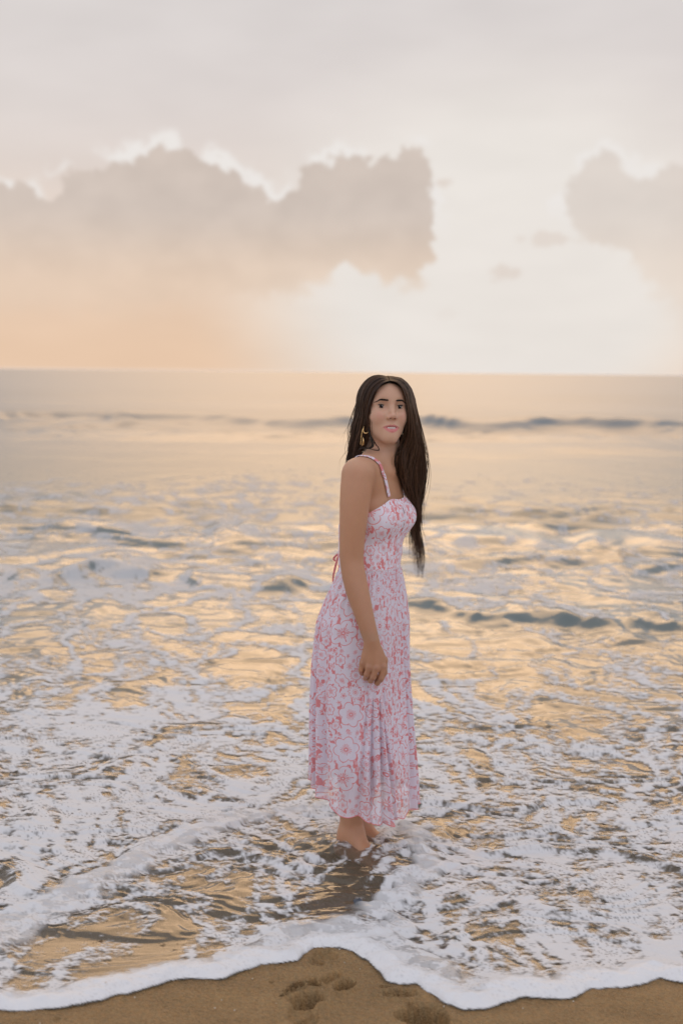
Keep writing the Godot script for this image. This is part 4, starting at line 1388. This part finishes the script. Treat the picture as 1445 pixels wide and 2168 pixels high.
func build_dress(who: Node3D):
	var print_ := flower_print()
	var cloth := StandardMaterial3D.new()
	cloth.resource_name = "printed_cotton"
	cloth.albedo_texture = print_
	cloth.vertex_color_use_as_albedo = true
	cloth.roughness = 0.85
	cloth.metallic_specular = 0.25
	cloth.backlight_enabled = true
	cloth.backlight = Color(0.2, 0.18, 0.18)
	cloth.uv1_scale = Vector3(2.1, 2.1, 1)
	var voile: StandardMaterial3D = cloth.duplicate()
	voile.resource_name = "printed_voile"
	voile.transparency = BaseMaterial3D.TRANSPARENCY_ALPHA
	voile.backlight = Color(0.5, 0.44, 0.44)
	var plain_cloth := StandardMaterial3D.new()
	plain_cloth.resource_name = "lining"
	plain_cloth.albedo_color = lin(0.78, 0.68, 0.74)
	plain_cloth.roughness = 0.9
	plain_cloth.backlight_enabled = true
	plain_cloth.backlight = Color(0.5, 0.44, 0.44)
	var coral := StandardMaterial3D.new()
	coral.resource_name = "coral_hem"
	coral.albedo_color = lin(0.72, 0.24, 0.25)
	coral.roughness = 0.9
	var dress := Node3D.new()
	dress.name = "dress"
	who.add_child(dress)

	# bodice: laid round the chest
	var cols := 121
	var rows := 40
	var pts := PackedVector3Array()
	var uv := PackedVector2Array()
	var col := PackedColorArray()
	var low: float = 0.9868
	for i in rows:
		for j in cols:
			var a := TAU * j / (cols - 1)
			var deg := absf(wrapf(rad_to_deg(a), -180.0, 180.0))
			var top := lerpf(1.2302, 1.1735, smoothstep(22.0, 88.0, deg))
			top = lerpf(top, 1.1199, smoothstep(95.0, 150.0, deg))
			top -= 0.004 * exp(-pow(deg / 16.0, 2.0))
			var y := lerpf(top, low, float(i) / (rows - 1))
			var c: Vector3 = Vector3(0.0407, 1.2155, 0.0).lerp(Vector3(0.0371, 0.9878, 0.0), clampf((1.2145 - y) / (1.2145 - 0.9868), -0.3, 1.0))
			c.y = y
			var dir := FWD * cos(a) + SIDE * sin(a)
			var lo := 0.0
			var hi := 0.30
			for k in 16:
				var m := (lo + hi) * 0.5
				if cloth_field(c + dir * m) < 0.0075: lo = m
				else: hi = m
			# small creases of cloth
			var r := lo + 0.002 + nf.get_noise_2d(a * 3.0, y * 14.0) * 0.0016 + sin(y * 150.0 + sin(a * 3.0) * 4.0) * 0.0008 * smoothstep(1.1199, 1.009, y)
			pts.append(c + dir * r)
			uv.append(Vector2(a * 0.135, -y))
			col.append(Color.WHITE)
	sheet("bodice", pts, cols, rows, uv, col, cloth, dress)

	# skirt: sheer voile over a shorter lining
	for layer in 2:
		cols = 481 if layer == 0 else 181
		rows = 110 if layer == 0 else 40
		pts = PackedVector3Array(); uv = PackedVector2Array(); col = PackedColorArray()
		var hem := PackedVector3Array()
		for i in rows:
			for j in cols:
				var a := TAU * j / (cols - 1)
				var t := float(i) / (rows - 1)
				var bottom: float = 0.199 + 0.010 * nz.get_noise_2d(cos(a) * 1.6, sin(a) * 1.6 + 5.0) - 0.024 * cos(a - 0.5)
				bottom += 0.075 * exp(-pow(wrapf(a - deg_to_rad(158.0), -PI, PI) / 0.95, 2.0))
				bottom += 0.026 * exp(-pow(wrapf(a - deg_to_rad(112.0), -PI, PI) / 0.45, 2.0))
				if layer == 1: bottom = 0.369
				else:
					var da := wrapf(a - deg_to_rad(60.0), -PI, PI)
					bottom += 0.012 * exp(-pow(da / 0.35, 2.0)) * sin(da * 9.0)
				var y := lerpf(0.9995, bottom, t)
				var p := skirt_point(y, a, layer == 1)
				pts.append(p)
				uv.append(Vector2(a * 0.205, -y))
				col.append(Color(1, 1, 1, lerpf(0.90, 0.74, smoothstep(0.4146, 0.2841, y))) if layer == 0 else Color.WHITE)
				if i == rows - 1 and layer == 0: hem.append(p)
		sheet("skirt" if layer == 0 else "lining", pts, cols, rows, uv, col, voile if layer == 0 else plain_cloth, dress)
		if layer == 0:
			var hs := new_st()
			var hr := PackedFloat32Array()
			hr.resize(hem.size())
			hr.fill(0.0016)
			tube(hs, hem, hr, 5, Color.WHITE)
			put("hem", st_mesh(hs), coral, dress)
	# waist seam
	var ws := new_st()
	var ring := PackedVector3Array()
	var wr := PackedFloat32Array()
	for j in 121:
		ring.append(skirt_point(0.9947, TAU * j / 120.0, false))
		wr.append(0.0022)
	tube(ws, ring, wr, 6, Color.WHITE, 1.0, Vector3.UP)
	put("waist_seam", st_mesh(ws), plain_cloth, dress)

	# straps
	for s in 2:
		var path: PackedVector3Array
		if s == 0: path = curve([Vector3(0.0867, 1.2351, 0.075), Vector3(0.0819, 1.2536, 0.075), Vector3(0.0672, 1.3006, 0.085), Vector3(0.0494, 1.3383, 0.1), Vector3(0.029, 1.3635, 0.115), Vector3(0.0044, 1.3758, 0.12), Vector3(-0.0197, 1.3723, 0.09), Vector3(-0.0377, 1.3512, 0.05), Vector3(-0.0525, 1.2931, 0.0), Vector3(-0.0612, 1.2127, -0.02), Vector3(-0.0604, 1.1324, -0.03)], 46)
		else: path = curve([Vector3(0.1585, 1.2284, -0.01), Vector3(0.1555, 1.2543, -0.02), Vector3(0.1435, 1.2993, -0.05), Vector3(0.1284, 1.3289, -0.08), Vector3(0.1102, 1.3427, -0.11), Vector3(0.0821, 1.3364, -0.13), Vector3(0.0554, 1.3, -0.14), Vector3(0.0242, 1.2188, -0.14), Vector3(0.0041, 1.1224, -0.13)], 40)
		var ss := new_st()
		var v := PackedVector3Array()
		var n := path.size()
		for i in n:
			# lay the strap on the shoulder
			var p := path[i]
			for k in 5:
				var d := minf(body_field(p), 1.0)
				var e := 0.003
				var g := Vector3(body_field(p + Vector3(e, 0, 0)) - d, body_field(p + Vector3(0, e, 0)) - d, body_field(p + Vector3(0, 0, e)) - d).normalized()
				if d > 0.03 and k == 0: break
				p -= g * (d - 0.0035) * 0.9
			v.append(p)
		for i in n:
			var t := (v[mini(i + 1, n - 1)] - v[maxi(i - 1, 0)]).normalized()
			var p := v[i]
			var d := body_field(p)
			var e := 0.003
			var g := Vector3(body_field(p + Vector3(e, 0, 0)) - d, body_field(p + Vector3(0, e, 0)) - d, body_field(p + Vector3(0, 0, e)) - d).normalized()
			var w := t.cross(g).normalized()
			for q in [[-1.0, -0.4], [-0.9, 0.9], [0.9, 0.9], [1.0, -0.4]]:
				ss.v.append(p + w * 0.0062 * q[0] + g * 0.0016 * q[1])
				ss.n.append((g * maxf(q[1], 0.1) + w * q[0] * 0.4).normalized())
				ss.c.append(Color.WHITE)
				ss.uv.append(Vector2(q[0] * 0.006 + 0.11, i * 0.009))
		for i in n - 1:
			for j in 4:
				var a := i * 4 + j
				var b := i * 4 + (j + 1) % 4
				ss.i.append_array([a, a + 4, b, b, a + 4, b + 4])
		put("strap", st_mesh(ss), cloth, dress)
	# the end of the tie at the back of the waist
	var bs := new_st()
	for q in [[Vector3(-0.0688, 1.0375, 0.0), Vector3(-0.0797, 1.0292, 0.01), Vector3(-0.0843, 1.0196, 0.01), Vector3(-0.078, 1.0133, 0.01)], [Vector3(-0.0688, 1.0375, 0.0), Vector3(-0.0748, 1.0116, 0.02), Vector3(-0.0838, 0.9719, 0.02), Vector3(-0.0867, 0.945, 0.02)]]:
		var path := curve(q, 10)
		var r := PackedFloat32Array()
		for i in 10: r.append(0.003 * sin(PI * (i + 1) / 11.0) + 0.001)
		tube(bs, path, r, 6, Color.WHITE, 0.35)
	put("back_tie", st_mesh(bs), coral, dress)

# ---------------------------------------------------------------- hair
func skull(p: Vector3) -> float:
	# head, neck, shoulders and chest, without the face's details, for the hair to lie on
	var q: Vector3 = head_basis.inverse() * (p - head_at)
	var d := egg(q - Vector3(0, 0.026, -0.012), Vector3(0.071, 0.080, 0.092))
	d = smin(d, egg(q - Vector3(0, -0.026, 0.020), Vector3(0.0595, 0.086, 0.060)), 0.03)
	d = smin(d, egg(q - Vector3(0, 0.042, 0.028), Vector3(0.054, 0.048, 0.054)), 0.03)
	d = minf(d, neck_field(p))
	if p.y < 1.40: d = minf(d, cloth_field(p) - 0.014)
	return d

func out_of_skull(p: Vector3, gap: float) -> Vector3:
	for k in 3:
		var d := skull(p)
		if d >= gap: break
		var e := 0.004
		var g := Vector3(skull(p + Vector3(e, 0, 0)) - d, skull(p + Vector3(0, e, 0)) - d, skull(p + Vector3(0, 0, e)) - d)
		p += g.normalized() * (gap - d)
	return p

func build_hair(who: Node3D):
	var mat := StandardMaterial3D.new()
	mat.resource_name = "dark_brown_hair"
	mat.vertex_color_use_as_albedo = true
	mat.roughness = 0.42
	mat.metallic_specular = 0.38
	var rng := RandomNumberGenerator.new()
	rng.seed = 17
	var groups := [
		# from the parting over her right side and behind the shoulder: inner guide, outer guide, strands
		[[Vector3(0.0907, 1.6129, 0.085), Vector3(0.0704, 1.6053, 0.105), Vector3(0.0524, 1.5869, 0.105), Vector3(0.0392, 1.5579, 0.098), Vector3(0.0322, 1.5211, 0.088), Vector3(0.0283, 1.4794, 0.075), Vector3(0.0244, 1.445, 0.062), Vector3(0.0157, 1.409, 0.05), Vector3(0.0024, 1.374, 0.035), Vector3(-0.0153, 1.332, -0.01), Vector3(-0.0203, 1.2564, -0.07)],
		 [Vector3(0.0752, 1.6277, -0.02), Vector3(0.0315, 1.6226, -0.02), Vector3(0.0023, 1.5865, -0.02), Vector3(-0.0096, 1.5303, -0.02), Vector3(-0.0199, 1.4724, -0.02), Vector3(-0.0303, 1.4175, -0.02), Vector3(-0.0376, 1.373, -0.03), Vector3(-0.0418, 1.3291, -0.05), Vector3(-0.0359, 1.2378, -0.1), Vector3(-0.0235, 1.1383, -0.13)], 900, 0.0, 34],
		# over her left side and down in front of the far shoulder
		[[Vector3(0.0922, 1.6129, 0.085), Vector3(0.1133, 1.6087, 0.095), Vector3(0.1304, 1.5921, 0.092), Vector3(0.1433, 1.5617, 0.085), Vector3(0.152, 1.5219, 0.075), Vector3(0.1546, 1.4772, 0.065), Vector3(0.1512, 1.4381, 0.05), Vector3(0.1383, 1.4034, 0.038), Vector3(0.1235, 1.3673, 0.034), Vector3(0.1228, 1.3204, 0.03), Vector3(0.1433, 1.2762, 0.0), Vector3(0.171, 1.2211, -0.04), Vector3(0.1793, 1.1556, -0.06), Vector3(0.1793, 1.0824, -0.07), Vector3(0.1738, 1.0181, -0.07), Vector3(0.1715, 0.9568, -0.07)],
		 [Vector3(0.0842, 1.6278, -0.01), Vector3(0.1342, 1.6205, -0.01), Vector3(0.169, 1.5821, -0.01), Vector3(0.1855, 1.52, -0.01), Vector3(0.1961, 1.4591, -0.015), Vector3(0.205, 1.4042, -0.02), Vector3(0.2126, 1.3566, -0.03), Vector3(0.2139, 1.3086, -0.04), Vector3(0.2106, 1.2524, -0.05), Vector3(0.2057, 1.1958, -0.06), Vector3(0.2055, 1.1388, -0.07), Vector3(0.2068, 1.0896, -0.08), Vector3(0.2106, 1.0494, -0.08), Vector3(0.2098, 0.9978, -0.08), Vector3(0.2011, 0.9427, -0.08)], 1300, 1.0, 44],
		# down the back of the head, closing the space behind the neck
		[[Vector3(0.057, 1.6227, -0.04), Vector3(0.0344, 1.5973, -0.07), Vector3(0.0196, 1.5338, -0.085), Vector3(0.0205, 1.4624, -0.09), Vector3(0.0213, 1.3909, -0.09), Vector3(0.0176, 1.3184, -0.1), Vector3(0.0161, 1.2188, -0.14), Vector3(0.0206, 1.1204, -0.15)],
		 [Vector3(0.0978, 1.6231, -0.04), Vector3(0.137, 1.5983, -0.07), Vector3(0.1604, 1.5353, -0.08), Vector3(0.171, 1.4643, -0.08), Vector3(0.1752, 1.3929, -0.08), Vector3(0.1831, 1.3208, -0.09), Vector3(0.1949, 1.208, -0.1), Vector3(0.1971, 1.0629, -0.1)], 760, 2.0, 30]]
	var st := new_st()
	for g in groups:
		var ga: PackedVector3Array = curve(g[0], 30)
		var gb: PackedVector3Array = curve(g[1], 30)
		for s in int(g[2]):
			# strands hang together in locks
			var lock: int = rng.randi() % int(g[4])
			var hash := fposmod(sin(lock * 12.9898 + g[3] * 78.233) * 43758.5453, 1.0)
			var hash2 := fposmod(sin(lock * 39.346 + g[3] * 11.135) * 24634.6345, 1.0)
			var a: float = clampf((lock + 0.5) / g[4] + (rng.randf() + rng.randf() - 1.0) * 0.9 / g[4] + (hash - 0.5) * 0.5 / g[4], 0.0, 1.0)
			var loose := rng.randf() < 0.16
			if loose: a = rng.randf()
			var deep := rng.randf()
			var long := (0.66 + 0.38 * hash) * rng.randf_range(0.80, 1.0)
			var ph := rng.randf() * TAU
			var jx := rng.randf_range(-1.0, 1.0) * 0.5 + (hash - 0.5) * 1.2
			var jz := rng.randf_range(-1.0, 1.0) * 0.4 + (hash2 - 0.5) * 1.6
			var stray := 1.0 if rng.randf() > 0.09 else 2.8
			var pts := PackedVector3Array()
			var radii := PackedFloat32Array()
			var n := 28
			var mid: float = (lock + 0.5) / g[4] + (hash - 0.5) * 0.5 / g[4]
			for i in n:
				var t := float(i) / (n - 1) * long
				var f := minf(t * 29.0, 28.999)
				var k := int(f)
				# narrower towards the end of each lock
				var u: float = lerpf(a, mid, 0.72 * smoothstep(0.5, 1.0, t / long)) if not loose else a
				var p := ga[k].lerp(ga[k + 1], f - k).lerp(gb[k].lerp(gb[k + 1], f - k), u)
				var spread := smoothstep(0.12, 0.8, t)
				p += Vector3(jx * 0.009, 0, jz * 0.026) * spread * stray
				p += Vector3(sin(t * 8.0 + hash * TAU) * 0.0115 + sin(t * 10.0 + ph) * 0.0015, 0, cos(t * 6.0 + hash2 * TAU) * 0.006) * spread * stray
				if i < 20: p = out_of_skull(p, 0.003 + (deep * 0.004 + hash * 0.007) * smoothstep(0.0, 0.12, t))
				pts.append(p)
				radii.append(0.00150 * lerpf(0.7, 1.0, smoothstep(0.0, 0.1, t)) * (1.0 - 0.86 * smoothstep(0.5, 1.0, float(i) / (n - 1))) * (1.0 if stray == 1.0 else 0.4))
			var tone := 0.65 * hash2 + 0.35 * rng.randf()
			var c := Color(0.023, 0.0130, 0.0088).lerp(Color(0.150, 0.076, 0.042), tone * tone)
			tube(st, pts, radii, 4, c)
	# loose curls by the neck
	for q in [[Vector3(0.0255, 1.4609, 0.075), Vector3(0.0302, 1.4354, 0.085), Vector3(0.0411, 1.4158, 0.09), Vector3(0.0397, 1.399, 0.092), Vector3(0.026, 1.3927, 0.09), Vector3(0.0078, 1.3948, 0.075)],
		[Vector3(0.0272, 1.4502, 0.075), Vector3(0.035, 1.4231, 0.085), Vector3(0.0381, 1.405, 0.09), Vector3(0.0306, 1.3943, 0.092), Vector3(0.0139, 1.3923, 0.085), Vector3(-0.0042, 1.3861, 0.06)],
		[Vector3(0.035, 1.4306, 0.08), Vector3(0.0489, 1.408, 0.085), Vector3(0.0569, 1.3924, 0.08), Vector3(0.0525, 1.377, 0.08), Vector3(0.0356, 1.3695, 0.085), Vector3(0.0202, 1.3739, 0.085)]]:
		for s in 7:
			var path := curve(q, 20)
			var r := PackedFloat32Array()
			var o := Vector3(rng.randf_range(-1, 1), rng.randf_range(-1, 1), rng.randf_range(-1, 1)) * 0.0028
			for i in 20:
				path[i] = out_of_skull(path[i] + o * (0.4 + i * 0.05), 0.003)
				r.append(0.0011 * (1.0 - 0.7 * i / 19.0))
			tube(st, path, r, 4, Color(0.022, 0.014, 0.010))
	put("hair", st_mesh(st), mat, who)
